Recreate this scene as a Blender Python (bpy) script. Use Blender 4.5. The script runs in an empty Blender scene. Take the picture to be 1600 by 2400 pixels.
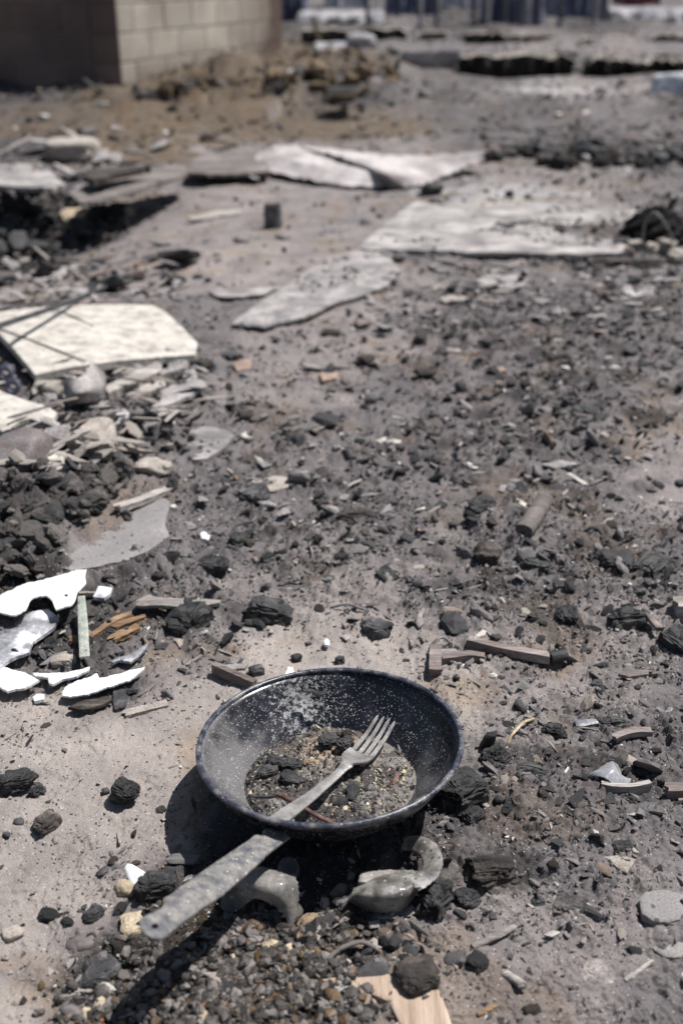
import bpy, bmesh, math, random
import numpy as np
from mathutils import Vector, Matrix, Euler
from mathutils.geometry import delaunay_2d_cdt

S = bpy.context.scene
COL = S.collection
random.seed(7)
rng = np.random.default_rng(7)

# ------------------------------------------------------------------ camera
CAM_H, PITCH, FPX = 0.66, math.radians(26.7), 2500.0
cd = bpy.data.cameras.new('camera')
cd.sensor_fit = 'HORIZONTAL'; cd.sensor_width = 24.0; cd.lens = 37.5
cd.clip_start = 0.02; cd.clip_end = 1000
cd.dof.use_dof = True; cd.dof.focus_distance = 0.985; cd.dof.aperture_fstop = 4.7
cam = bpy.data.objects.new('camera', cd); COL.objects.link(cam)
cam.location = (0, 0, CAM_H); cam.rotation_euler = (math.pi / 2 - PITCH, 0, 0)
S.camera = cam
S.render.resolution_x = 682; S.render.resolution_y = 1024

# ------------------------------------------------------------------ light
SUN_AZ = math.atan2(0.45, 0.18)          # clockwise from +y (behind the subject, to the right)
SUN_EL = math.radians(63.8)
w = bpy.data.worlds.new('World'); S.world = w; w.use_nodes = True
nt = w.node_tree; bg = nt.nodes['Background']
sky = nt.nodes.new('ShaderNodeTexSky'); sky.sky_type = 'NISHITA'; sky.sun_disc = False
sky.sun_elevation = SUN_EL; sky.sun_rotation = SUN_AZ; sky.air_density = 1.2; sky.dust_density = 1.5
nt.links.new(sky.outputs[0], bg.inputs[0]); bg.inputs[1].default_value = 0.05
sd = bpy.data.lights.new('sun', 'SUN'); sd.energy = 5.0; sd.angle = math.radians(0.5); sd.color = (1.0, 0.975, 0.965)
so = bpy.data.objects.new('sun', sd); COL.objects.link(so)
sdir = Vector((math.sin(SUN_AZ) * math.cos(SUN_EL), math.cos(SUN_AZ) * math.cos(SUN_EL), math.sin(SUN_EL)))
so.rotation_euler = sdir.to_track_quat('Z', 'Y').to_euler(); so.location = (0, 0, 20)
S.view_settings.view_transform = 'Standard'; S.view_settings.look = 'None'
S.view_settings.gamma = 1; S.view_settings.use_curve_mapping = False
S.view_settings.exposure = 0.26

# ------------------------------------------------------------------ measuring: where a ray of the camera meets a height
Fv = np.array([0, math.cos(PITCH), -math.sin(PITCH)]); Uv = np.array([0, math.sin(PITCH), math.cos(PITCH)])
def ray(u, v, z=0.0):
    d = Fv * FPX + np.array([u - 800.0, 0, 0]) + Uv * (1200.0 - v)
    t = (z - CAM_H) / d[2]
    return np.array([0, 0, CAM_H]) + d * t
def project(x, y, z=0.0):
    qz = z - CAM_H
    dep = y * Fv[1] + qz * Fv[2]
    return 800 + FPX * x / dep, 1200 - FPX * (y * Uv[1] + qz * Uv[2]) / dep

# ------------------------------------------------------------------ noise
def _tab(seed): return np.random.default_rng(seed).random((256, 256))
_T = [_tab(100 + i) for i in range(12)]
def vn(x, y, k=0):
    xi = np.floor(x).astype(np.int64); yi = np.floor(y).astype(np.int64)
    fx = x - xi; fy = y - yi
    fx = fx * fx * fx * (fx * (fx * 6 - 15) + 10); fy = fy * fy * fy * (fy * (fy * 6 - 15) + 10)
    T = _T[k % 12]; a = xi & 255; b = yi & 255; a1 = (xi + 1) & 255; b1 = (yi + 1) & 255
    return (T[a, b] * (1 - fx) + T[a1, b] * fx) * (1 - fy) + (T[a, b1] * (1 - fx) + T[a1, b1] * fx) * fy
def fbm(x, y, wl, octs=4, k=0, rot=0.6, gain=0.5):
    s = 0; a = 1; tot = 0; c, sn = math.cos(rot), math.sin(rot)
    x = np.asarray(x, float) / wl + 17.3; y = np.asarray(y, float) / wl + 5.1
    for i in range(octs):
        s = s + a * vn(x, y, k + i); tot += a; a *= gain
        x, y = (x * c - y * sn) * 2.03 + 3.7, (x * sn + y * c) * 2.03 + 9.2
    return s / tot
def vn3(p, k=0):
    z = p[:, 2]; zi = np.floor(z); f = z - zi; f = f * f * (3 - 2 * f)
    o = zi * 37.17
    return vn(p[:, 0] + o, p[:, 1] + o * 0.7, k) * (1 - f) + vn(p[:, 0] + o + 37.17, p[:, 1] + (o + 37.17) * 0.7, k) * f
def worley(x, y, cell, k=0):
    x = np.asarray(x, float) / cell; y = np.asarray(y, float) / cell
    xi = np.floor(x).astype(np.int64); yi = np.floor(y).astype(np.int64)
    best = np.full(x.shape, 9.0); val = np.zeros(x.shape); sec = np.full(x.shape, 9.0)
    A = _T[(k + 3) % 12]; B = _T[(k + 5) % 12]; Cc = _T[(k + 7) % 12]
    for dx in (-1, 0, 1):
        for dy in (-1, 0, 1):
            a = (xi + dx) & 255; b = (yi + dy) & 255
            d = (xi + dx + A[a, b] - x) ** 2 + (yi + dy + B[a, b] - y) ** 2
            m = d < best
            sec = np.where(m, best, np.minimum(sec, d)); val = np.where(m, Cc[a, b], val); best = np.where(m, d, best)
    return np.sqrt(best), np.sqrt(sec), val
def sstep(a, b, x):
    t = np.clip((x - a) / (b - a), 0, 1); return t * t * (3 - 2 * t)

# ------------------------------------------------------------------ what covers the ground where, with shadow toned in below the pan (measured once from the photograph)
VR = [20,60,110,160,210,260,310,360,410,460,510,560,620,680,750,830,900,1000,1100,1200,1300,1400,1500,1600,1700,1800,1900,2000,2100,2200,2300,2400]
DT = """5555555555555555
4444444433333333
4444444433333333
3333333344444444
3444445443322222
4455555443333333
3332233333333333
5554322233367888
5643222222333444
7743111122223334
8831111112222336
8721111122222345
4422111123445555
3333222234556665
2223322234555555
4444333333445565
4555543333455654
7776555445556654
9986555555565543
9842466665555432
8423456655456665
5645544444566666
6765432223455555
5643211112344445
2111111111234566
1111111111267777
1111222223567766
1122333354666555
1224555466655444
1134778777544433
1258889865433334
1147888764333333""".split()
TT = """ggggggdgdgdggdgg
ggggggdddgddgddg
ggggggbbggggsgsg
bbbbbbbbbgddddgd
dbbbbbbbdgggwwsg
ddbbbbbddgdgdggd
bbbbbbbbbbgdgdgg
ddbbbsgsgsggddgd
ggggssssssgssssg
kdgssssssgwwwssg
kkgsssssgswwwwsg
kdssssssssgggggg
sgssstsssgggsggg
ssssssssssgggggg
sssgggsssggggggg
ggggggsssssggggg
gggggssssggggggs
dggggggggggggggs
dddggggggggggggs
ddgsgggggggggggs
ddsgggssgsgggggg
dddggsstssgggggg
gdddgsttttssssss
gddsttttttttsssg
tttttttttttssggg
ttttttttttsggggg
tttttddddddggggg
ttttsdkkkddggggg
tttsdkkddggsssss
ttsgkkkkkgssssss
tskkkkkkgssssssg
tsdkkkkgssssssgg""".split()  # below the pan, char tones are darkened further to deepen its cast shadow
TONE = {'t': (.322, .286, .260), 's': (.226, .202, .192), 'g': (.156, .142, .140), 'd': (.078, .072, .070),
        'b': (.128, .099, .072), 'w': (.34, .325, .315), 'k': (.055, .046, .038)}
DA = np.array([[int(c) for c in r[:16].ljust(16, r[-1])] for r in DT], float) / 9.0
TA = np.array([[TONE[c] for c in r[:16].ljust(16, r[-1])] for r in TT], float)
def cover(x, y):
    """rubble density 0..1 and base tone at ground points"""
    x = np.asarray(x, float); y = np.asarray(y, float)
    wsc = np.clip(y, .4, 9)
    x = x + (fbm(x, y, .11, 4, 1) - .5) * .16 * wsc ** .8; y2 = y * (1 + (fbm(x, y, .09, 4, 5) - .5) * .16)
    y2 = np.clip(y2, .42, 200)
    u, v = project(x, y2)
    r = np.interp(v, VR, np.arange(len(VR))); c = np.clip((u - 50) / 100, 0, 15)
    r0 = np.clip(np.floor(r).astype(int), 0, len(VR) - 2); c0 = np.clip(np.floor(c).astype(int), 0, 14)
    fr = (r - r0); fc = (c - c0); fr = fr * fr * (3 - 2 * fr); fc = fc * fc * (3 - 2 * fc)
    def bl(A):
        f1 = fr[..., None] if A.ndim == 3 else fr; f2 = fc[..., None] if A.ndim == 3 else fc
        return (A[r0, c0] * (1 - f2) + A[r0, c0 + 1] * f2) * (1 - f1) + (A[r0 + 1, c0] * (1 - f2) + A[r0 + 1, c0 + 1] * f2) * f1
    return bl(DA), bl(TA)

BUMPS = [  # u, v, height, sx, sy (metres): mounds and hollows
    (60, 1230, .035, .13, .16), (20, 1420, .012, .10, .10), (560, 225, .10, .50, .35), (700, 195, .09, .5, .4), (860, 178, .07, .5, .4), (350, 265, .06, 1.2, .6),
    (60, 560, -.07, .40, .5), (140, 490, -.05, .35, .45), (1400, 345, .03, 1.3, .30), (1000, 345, .02, 1.0, .4),
    (1050, 250, .05, 1.4, .8), (500, 620, .02, .6, .5), (120, 1080, .03, .2, .25), (700, 2060, -.006, .1, .06),
    (120, 350, .07, .5, .25), (-150, 300, -.05, .8, .8), (470, 2290, -.006, .12, .06), (1500, 560, .04, .25, .2)]
BW = [(ray(u, v)[0], ray(u, v)[1], h, sx, sy) for u, v, h, sx, sy in BUMPS]
def big(x, y):
    x = np.asarray(x, float); y = np.asarray(y, float); h = np.zeros(np.broadcast(x, y).shape)
    for bx, by, hh, sx, sy in BW:
        h = h + hh * np.exp(-((x - bx) / sx) ** 2 - ((y - by) / sy) ** 2)
    far = sstep(1.0, 5.0, y)
    return h + (fbm(x, y, .32, 3, 2) - .5) * (.006 + .03 * far) + (fbm(x, y, 1.6, 3, 6) - .5) * .12 * sstep(2.5, 8, y)
def ground(x, y, sp=None):
    x = np.asarray(x, float); y = np.asarray(y, float)
    if sp is None: sp = np.full(x.shape, .001)
    D, _ = cover(x, y)
    def fade(wl): return sstep(1.5, 4.0, wl / sp)
    h = big(x, y)
    h = h + (fbm(x, y, .06, 3, 3) - .5) * (.003 + .012 * D) * fade(.06)
    for cell, amp, k in ((.075, .014, 1), (.030, .0110, 0), (.013, .0070, 4), (.0065, .0042, 8)):
        wx = x + (vn(x / cell * 1.7, y / cell * 1.7, k) - .5) * cell * .7; wy = y + (vn(x / cell * 1.7 + 9, y / cell * 1.7, k + 1) - .5) * cell * .7
        F1, F2, val = worley(wx, wy, cell, k)
        on = np.clip(((D if cell < .05 else D - .15) * 1.25 - val) * 3, 0, 1)
        nr = np.where(cell > .01, .45 + .55 * sstep(.85, 1.25, y), 1)
        h = h + nr * amp * (.4 + val) * on * np.sqrt(np.clip(1 - (F1 * 1.55) ** 2, 0, 1)) * fade(cell)
    h = h + (fbm(x, y, .012, 4, 7) - .5) * (.0012 + .004 * D) * fade(.010)
    r1 = np.abs(fbm(x, y, .018, 3, 9) - .5) * 2
    h = h - (.0011 * sstep(.10, .0, r1)) * fade(.02) * (1 - D)
    # flakes of crust: little steps in the sandy ash
    st = fbm(x, y, .045, 4, 10); h = h + (sstep(.50, .515, st) * .0016 + sstep(.60, .612, st) * .0018) * fade(.02)
    mz = np.clip(big(x, y) / .1, 0, 1) * sstep(5, 6.5, y)
    F1, F2, val = worley(x + (vn(x * 9, y * 9, 2) - .5) * .2, y + (vn(x * 9, y * 9, 3) - .5) * .2, .30, 6)
    h = h + mz * (.13 * val * np.sqrt(np.clip(1 - (F1 * 1.4) ** 2, 0, 1)) + (fbm(x, y, .12, 4, 3) - .5) * .09)
    far = sstep(1.2, 4, y)
    h = h + (fbm(x, y, .16, 4, 4) - .5) * .035 * far * (.3 + D) * fade(.05)
    return h
def gz(x, y): return float(ground(np.array([x]), np.array([y]))[0])
def bz(x, y): return float(big(np.array([x]), np.array([y]))[0])
def W(u, v, z=0.0):
    """point z above the ground level, seen at photograph pixel (u, v)"""
    b = 0.0
    for _ in range(4):
        p = ray(u, v, z + b); b = bz(p[0], min(p[1], 40))
    return Vector(ray(u, v, z + b))

# ------------------------------------------------------------------ object helpers
def tag(o, label=None, cat=None, group=None, kind=None):
    if label: o['label'] = label
    if cat: o['category'] = cat
    if group: o['group'] = group
    if kind: o['kind'] = kind
    return o
def mesh_np(name, V, Fc, mats, col=None, smooth=False, mi=None):
    me = bpy.data.meshes.new(name)
    V = np.asarray(V, np.float32); Fc = np.asarray(Fc, np.int32); k = Fc.shape[1]
    me.vertices.add(len(V)); me.vertices.foreach_set('co', V.ravel())
    me.loops.add(Fc.size); me.loops.foreach_set('vertex_index', Fc.ravel())
    me.polygons.add(len(Fc)); me.polygons.foreach_set('loop_start', np.arange(0, Fc.size, k, dtype=np.int32))
    try: me.polygons.foreach_set('loop_total', np.full(len(Fc), k, np.int32))
    except Exception: pass
    me.polygons.foreach_set('use_smooth', np.full(len(Fc), smooth, bool))
    if col is not None:
        a = me.color_attributes.new('col', 'FLOAT_COLOR', 'POINT')
        c4 = np.ones((len(V), 4), np.float32); c4[:, :3] = col; a.data.foreach_set('color', c4.ravel())
    for m in (mats if isinstance(mats, (list, tuple)) else [mats]): me.materials.append(m)
    me.update(calc_edges=True); me.validate()
    return me
def link(me, name, parent=None, recenter=True, loc=None):
    o = bpy.data.objects.new(name, me); COL.objects.link(o)
    if loc is not None: o.location = loc
    elif recenter and me is not None:
        n = len(me.vertices); a = np.empty(n * 3, np.float32); me.vertices.foreach_get('co', a); a = a.reshape(-1, 3)
        c = np.array([(a[:, 0].min() + a[:, 0].max()) / 2, (a[:, 1].min() + a[:, 1].max()) / 2, a[:, 2].min()], np.float32)
        me.vertices.foreach_set('co', (a - c).ravel()); me.update()
        o.location = Vector([float(t) for t in c])
    if parent:
        o.parent = parent
        o.matrix_parent_inverse = Matrix.Identity(4); o.location = o.location - parent.location
    return o
def empty(name, loc):
    o = bpy.data.objects.new(name, None); COL.objects.link(o); o.location = loc; o.empty_display_size = .05; return o

# ------------------------------------------------------------------ materials
def lin(*c): return (c[0], c[1], c[2], 1)
def surf(name, cols, scale=40, rough=.85, bump=.4, bscale=250, spec=.3, metal=0, stretch=(1, 1, 1), specks=None, vcol=False, rand=0.0,
         detail=6, coat=0, trans=0, bdist=.002, fcon=.35, dark_specks=None):
    m = bpy.data.materials.new(name); m.use_nodes = True; n = m.node_tree.nodes; L = m.node_tree.links
    b = n['Principled BSDF']; b.inputs['Roughness'].default_value = rough; b.inputs['Metallic'].default_value = metal
    b.inputs['Specular IOR Level'].default_value = spec; b.inputs['Coat Weight'].default_value = coat; b.inputs['Coat Roughness'].default_value = .12
    b.inputs['Transmission Weight'].default_value = trans
    tc = n.new('ShaderNodeTexCoord'); mp = n.new('ShaderNodeMapping'); L.new(tc.outputs['Object'], mp.inputs[0])
    mp.inputs['Scale'].default_value = stretch
    co = mp.outputs[0]
    if rand or not vcol:
        oi = n.new('ShaderNodeObjectInfo'); mu = n.new('ShaderNodeMath'); mu.operation = 'MULTIPLY'; mu.inputs[1].default_value = 37.0
        L.new(oi.outputs['Random'], mu.inputs[0]); ad = n.new('ShaderNodeVectorMath'); ad.operation = 'ADD'
        L.new(co, ad.inputs[0]); L.new(mu.outputs[0], ad.inputs[1]); co = ad.outputs[0]
    nz = n.new('ShaderNodeTexNoise'); nz.inputs['Scale'].default_value = scale; nz.inputs['Detail'].default_value = detail; nz.inputs['Roughness'].default_value = .62
    L.new(co, nz.inputs['Vector'])
    rp = n.new('ShaderNodeValToRGB'); L.new(nz.outputs['Fac'], rp.inputs[0])
    e = rp.color_ramp.elements
    while len(e) < len(cols): e.new(.5)
    for i, (p, c) in enumerate(cols): e[i].position = p; e[i].color = lin(*c)
    out = rp.outputs[0]
    if vcol:
        at = n.new('ShaderNodeVertexColor'); at.layer_name = 'col'
        mx = n.new('ShaderNodeMix'); mx.data_type = 'RGBA'; mx.blend_type = 'MULTIPLY'; mx.inputs[0].default_value = 1
        L.new(at.outputs[0], mx.inputs[6]); L.new(out, mx.inputs[7]); out = mx.outputs[2]
    # fine grain
    n2 = n.new('ShaderNodeTexNoise'); n2.inputs['Scale'].default_value = bscale * 2.2; n2.inputs['Detail'].default_value = 3; L.new(co, n2.inputs['Vector'])
    mr = n.new('ShaderNodeMapRange'); mr.inputs[1].default_value = .3; mr.inputs[2].default_value = .7; mr.inputs[3].default_value = 1 - fcon; mr.inputs[4].default_value = 1 + fcon
    L.new(n2.outputs['Fac'], mr.inputs[0])
    m2 = n.new('ShaderNodeMix'); m2.data_type = 'RGBA'; m2.blend_type = 'MULTIPLY'; m2.inputs[0].default_value = 1
    L.new(out, m2.inputs[6]); L.new(mr.outputs[0], m2.inputs[7]); out = m2.outputs[2]
    if rand:
        r2 = n.new('ShaderNodeMapRange'); r2.inputs[3].default_value = 1 - rand; r2.inputs[4].default_value = 1 + rand; L.new(oi.outputs['Random'], r2.inputs[0])
        m3 = n.new('ShaderNodeMix'); m3.data_type = 'RGBA'; m3.blend_type = 'MULTIPLY'; m3.inputs[0].default_value = 1
        L.new(out, m3.inputs[6]); L.new(r2.outputs[0], m3.inputs[7]); out = m3.outputs[2]
    for sp in ([specks] if specks else []) + ([dark_specks] if dark_specks else []):
        sc, thr, c = sp
        vo = n.new('ShaderNodeTexVoronoi'); vo.inputs['Scale'].default_value = sc; vo.inputs['Randomness'].default_value = 1; L.new(co, vo.inputs['Vector'])
        # per-cell chance times closeness
        lt = n.new('ShaderNodeMath'); lt.operation = 'LESS_THAN'; lt.inputs[1].default_value = .32; L.new(vo.outputs['Distance'], lt.inputs[0])
        sp_ = n.new('ShaderNodeSeparateColor'); L.new(vo.outputs['Color'], sp_.inputs[0])
        l2 = n.new('ShaderNodeMath'); l2.operation = 'LESS_THAN'; l2.inputs[1].default_value = thr; L.new(sp_.outputs[0], l2.inputs[0])
        mm = n.new('ShaderNodeMath'); mm.operation = 'MULTIPLY'; L.new(lt.outputs[0], mm.inputs[0]); L.new(l2.outputs[0], mm.inputs[1])
        m4 = n.new('ShaderNodeMix'); m4.data_type = 'RGBA'; L.new(mm.outputs[0], m4.inputs[0]); L.new(out, m4.inputs[6]); m4.inputs[7].default_value = lin(*c); out = m4.outputs[2]
    L.new(out, b.inputs['Base Color'])
    if bump:
        n3 = n.new('ShaderNodeTexNoise'); n3.inputs['Scale'].default_value = bscale; n3.inputs['Detail'].default_value = 8; n3.inputs['Roughness'].default_value = .65; L.new(co, n3.inputs['Vector'])
        bp = n.new('ShaderNodeBump'); bp.inputs['Strength'].default_value = bump; bp.inputs['Distance'].default_value = bdist
        L.new(n3.outputs['Fac'], bp.inputs['Height']); L.new(bp.outputs[0], b.inputs['Normal'])
    return m
M = {}
M['ground'] = surf('ash ground', [(.30, (.72, .71, .72)), (.52, (1, 1, 1)), (.72, (1.22, 1.2, 1.17))], 14, .95, .9, 520, .15, vcol=True, bdist=.0022, fcon=.30,
                   specks=(620, .035, (.62, .60, .57)), dark_specks=(300, .10, (.06, .056, .055)))
M['chip'] = surf('char chips', [(.3, (.7, .7, .7)), (.6, (1.15, 1.14, 1.12))], 120, .78, .6, 500, .35, vcol=True, bdist=.0012, fcon=.3)
M['pebble'] = surf('wet gravel', [(.3, (.7, .7, .7)), (.6, (1.2, 1.17, 1.14))], 160, .55, .4, 400, .4, vcol=True, bdist=.0008, fcon=.2)
M['char'] = surf('charcoal', [(.35, (.012, .012, .012)), (.52, (.028, .027, .027)), (.66, (.065, .062, .06)), (.8, (.16, .15, .14))], 60, .58, 1, 320, .5, rand=.35, bdist=.0015, stretch=(.35, 1.6, 1.6))
M['chardust'] = surf('dusted charcoal', [(.34, (.02, .02, .021)), (.5, (.055, .053, .054)), (.66, (.14, .134, .13))], 45, .8, .8, 320, .3, rand=.45, bdist=.0015)
M['charbrown'] = surf('scorched wood', [(.34, (.022, .019, .017)), (.5, (.055, .047, .041)), (.66, (.14, .118, .098))], 45, .8, .8, 320, .3, rand=.2, bdist=.0015, stretch=(.25, 1.6, 1.6))
M['stone'] = surf('dusty stone', [(.3, (.24, .21, .18)), (.5, (.34, .30, .26)), (.72, (.46, .42, .37))], 40, .85, .5, 260, .3, rand=.25)
M['tanstone'] = surf('tan pebble', [(.3, (.38, .30, .2)), (.7, (.52, .44, .32))], 40, .8, .4, 260, .3, rand=.2)
M['redstone'] = surf('brown stone', [(.3, (.09, .07, .064)), (.5, (.14, .122, .117)), (.72, (.21, .175, .165))], 18, .6, .25, 120, .4)
M['white'] = surf('white glazed shard', [(.30, (.25, .245, .24)), (.38, (.62, .61, .60)), (.46, (.80, .80, .795)), (.7, (.87, .87, .86))], 26, .5, .25, 150, .5, fcon=.10)
M['whitesoot'] = surf('sooty white shard', [(.44, (.16, .16, .17)), (.54, (.32, .32, .335)), (.60, (.68, .68, .70)), (.72, (.86, .86, .86))], 24, .45, .25, 150, .5, fcon=.12)
M['tile'] = surf('cream stone tile', [(.34, (.30, .27, .235)), (.46, (.47, .435, .38)), (.62, (.60, .56, .49))], 34, .6, .3, 160, .4, fcon=.12, dark_specks=(62, .12, (.33, .31, .28)))
M['pale'] = surf('pale ashed board', [(.32, (.15, .142, .14)), (.45, (.26, .24, .23)), (.56, (.38, .355, .335)), (.68, (.50, .47, .445))], 11, .9, .5, 90, .15, fcon=.25, stretch=(.8, 1.3, 1), bdist=.003, dark_specks=(70, .12, (.13, .12, .12)))
M['panel'] = surf('buckled board', [(.30, (.22, .20, .19)), (.5, (.40, .365, .35)), (.7, (.64, .60, .585))], 6, .85, .3, 40, .2, fcon=.12, bdist=.003)
M['greywood'] = surf('grey weathered wood', [(.3, (.20, .18, .165)), (.5, (.34, .31, .28)), (.7, (.46, .42, .38))], 30, .85, .6, 150, .2, rand=.2, stretch=(.15, 1.6, 1.6))
M['brownwood'] = surf('brown wood strip', [(.3, (.11, .09, .08)), (.5, (.19, .155, .14)), (.7, (.32, .275, .25))], 40, .7, .5, 200, .3, rand=.2, stretch=(.15, 1.6, 1.6))
M['orangewood'] = surf('orange split wood', [(.3, (.09, .055, .03)), (.5, (.20, .125, .07)), (.7, (.34, .23, .14))], 40, .75, .5, 200, .3, rand=.15, stretch=(.15, 1.6, 1.6))
M['ply'] = surf('plywood', [(.34, (.20, .145, .11)), (.46, (.37, .275, .205)), (.66, (.50, .40, .31))], 26, .75, .4, 150, .3, stretch=(3.2, .22, 1), fcon=.15)
M['darkrod'] = surf('black rod', [(.4, (.025, .025, .028)), (.6, (.07, .068, .07))], 40, .5, .3, 200, .5)
M['wire'] = surf('burnt wire', [(.4, (.12, .11, .115)), (.6, (.26, .245, .24))], 80, .5, .3, 300, .5)
M['rust'] = surf('rusty wire', [(.4, (.09, .045, .035)), (.6, (.22, .13, .11))], 150, .6, .4, 500, .4)
M['twig'] = surf('yellow twig', [(.4, (.30, .22, .12)), (.6, (.50, .42, .27))], 90, .7, .3, 300, .3)
M['glass'] = surf('dusty melted glass', [(.34, (.08, .074, .066)), (.48, (.20, .188, .17)), (.62, (.39, .37, .335))], 60, .36, .5, 260, .5, coat=.3, trans=.22, fcon=.2, dark_specks=(200, .12, (.09, .08, .07)), specks=(330, .06, (.6, .58, .54)))
M['clearglass'] = surf('clear scorched glass', [(.36, (.34, .34, .36)), (.6, (.66, .66, .68))], 40, .2, .25, 150, .5, coat=.6, trans=.45, fcon=.15)
M['meltsheet'] = surf('melted grey sheet', [(.36, (.09, .085, .08)), (.5, (.18, .168, .155)), (.66, (.33, .305, .275))], 40, .5, .35, 220, .45, coat=.25, fcon=.2, specks=(330, .05, (.5, .46, .4)))
M['metal'] = surf('greenish metal strap', [(.35, (.24, .26, .22)), (.5, (.34, .36, .31)), (.7, (.44, .44, .39))], 60, .5, .3, 300, .5, dark_specks=(150, .3, (.16, .14, .11)))
M['fork'] = surf('tarnished fork', [(.34, (.20, .19, .178)), (.5, (.33, .315, .295)), (.68, (.45, .43, .405))], 60, .42, .25, 420, .5, metal=.35, fcon=.16, dark_specks=(520, .18, (.2, .18, .15)))
M['handle'] = surf('scorched pan handle', [(.34, (.08, .082, .095)), (.43, (.135, .132, .132)), (.54, (.20, .19, .178)), (.7, (.31, .285, .25))], 110, .55, .4, 300, .4, fcon=.25, dark_specks=(420, .2, (.07, .075, .1)), specks=(380, .08, (.55, .5, .42)))
M['slab'] = surf('dusty floor', [(.3, (.19, .18, .175)), (.5, (.25, .235, .225)), (.72, (.36, .33, .30))], 12, .9, .4, 260, .2, fcon=.25, dark_specks=(140, .1, (.1, .095, .09)))
M['plank'] = surf('dusty burnt plank', [(.3, (.09, .08, .072)), (.5, (.17, .15, .138)), (.7, (.30, .27, .25))], 12, .9, .5, 120, .15, stretch=(.4, 1.4, 1), fcon=.25)
M['ashboard'] = surf('ash covered board', [(.3, (.15, .14, .14)), (.45, (.24, .225, .22)), (.56, (.34, .315, .30)), (.7, (.44, .41, .39))], 16, .95, .6, 120, .1, fcon=.25, dark_specks=(90, .14, (.1, .095, .095)))
M['heap'] = surf('ashy rubble clod', [(.32, (.05, .045, .042)), (.48, (.14, .128, .12)), (.64, (.27, .24, .22))], 40, .95, .9, 220, .1, rand=.45, bdist=.002)
M['blue'] = surf('navy tarpaulin', [(.35, (.07, .075, .12)), (.6, (.16, .17, .23))], 2, .6, .5, 10, .4, bdist=.05)  # lightened and greyed to put distance haze into the colour
M['greyfar'] = surf('grey rubble wall', [(.35, (.20, .20, .22)), (.6, (.40, .385, .38))], 3, .9, .5, 10, .2, bdist=.05)
M['redfar'] = surf('dark red sheet', [(.35, (.11, .04, .045)), (.6, (.20, .08, .08))], 3, .7, .3, 10, .3)
M['whitefar'] = surf('dull white sheet', [(.35, (.40, .41, .44)), (.6, (.62, .62, .64))], 3, .7, .3, 10, .3)
M['soot'] = surf('sooted masonry', [(.35, (.012, .011, .011)), (.55, (.03, .027, .025)), (.75, (.07, .06, .052))], 5, .9, .8, 40, .2, bdist=.02)
M['cap'] = surf('ashed wall top', [(.35, (.20, .175, .15)), (.6, (.40, .36, .31))], 5, .9, .8, 40, .2, bdist=.02)
M['blueplastic'] = surf('dark blue spool', [(.4, (.02, .022, .035)), (.6, (.055, .06, .09))], 50, .6, .2, 100, .5)
M['pipe'] = surf('dark pipe', [(.4, (.045, .045, .05)), (.6, (.12, .12, .13))], 50, .6, .2, 100, .5)
M['clod'] = surf('earth clod', [(.3, (.12, .085, .055)), (.5, (.24, .18, .12)), (.7, (.36, .29, .21))], 12, .95, .8, 80, .1, rand=.35, bdist=.01)

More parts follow.
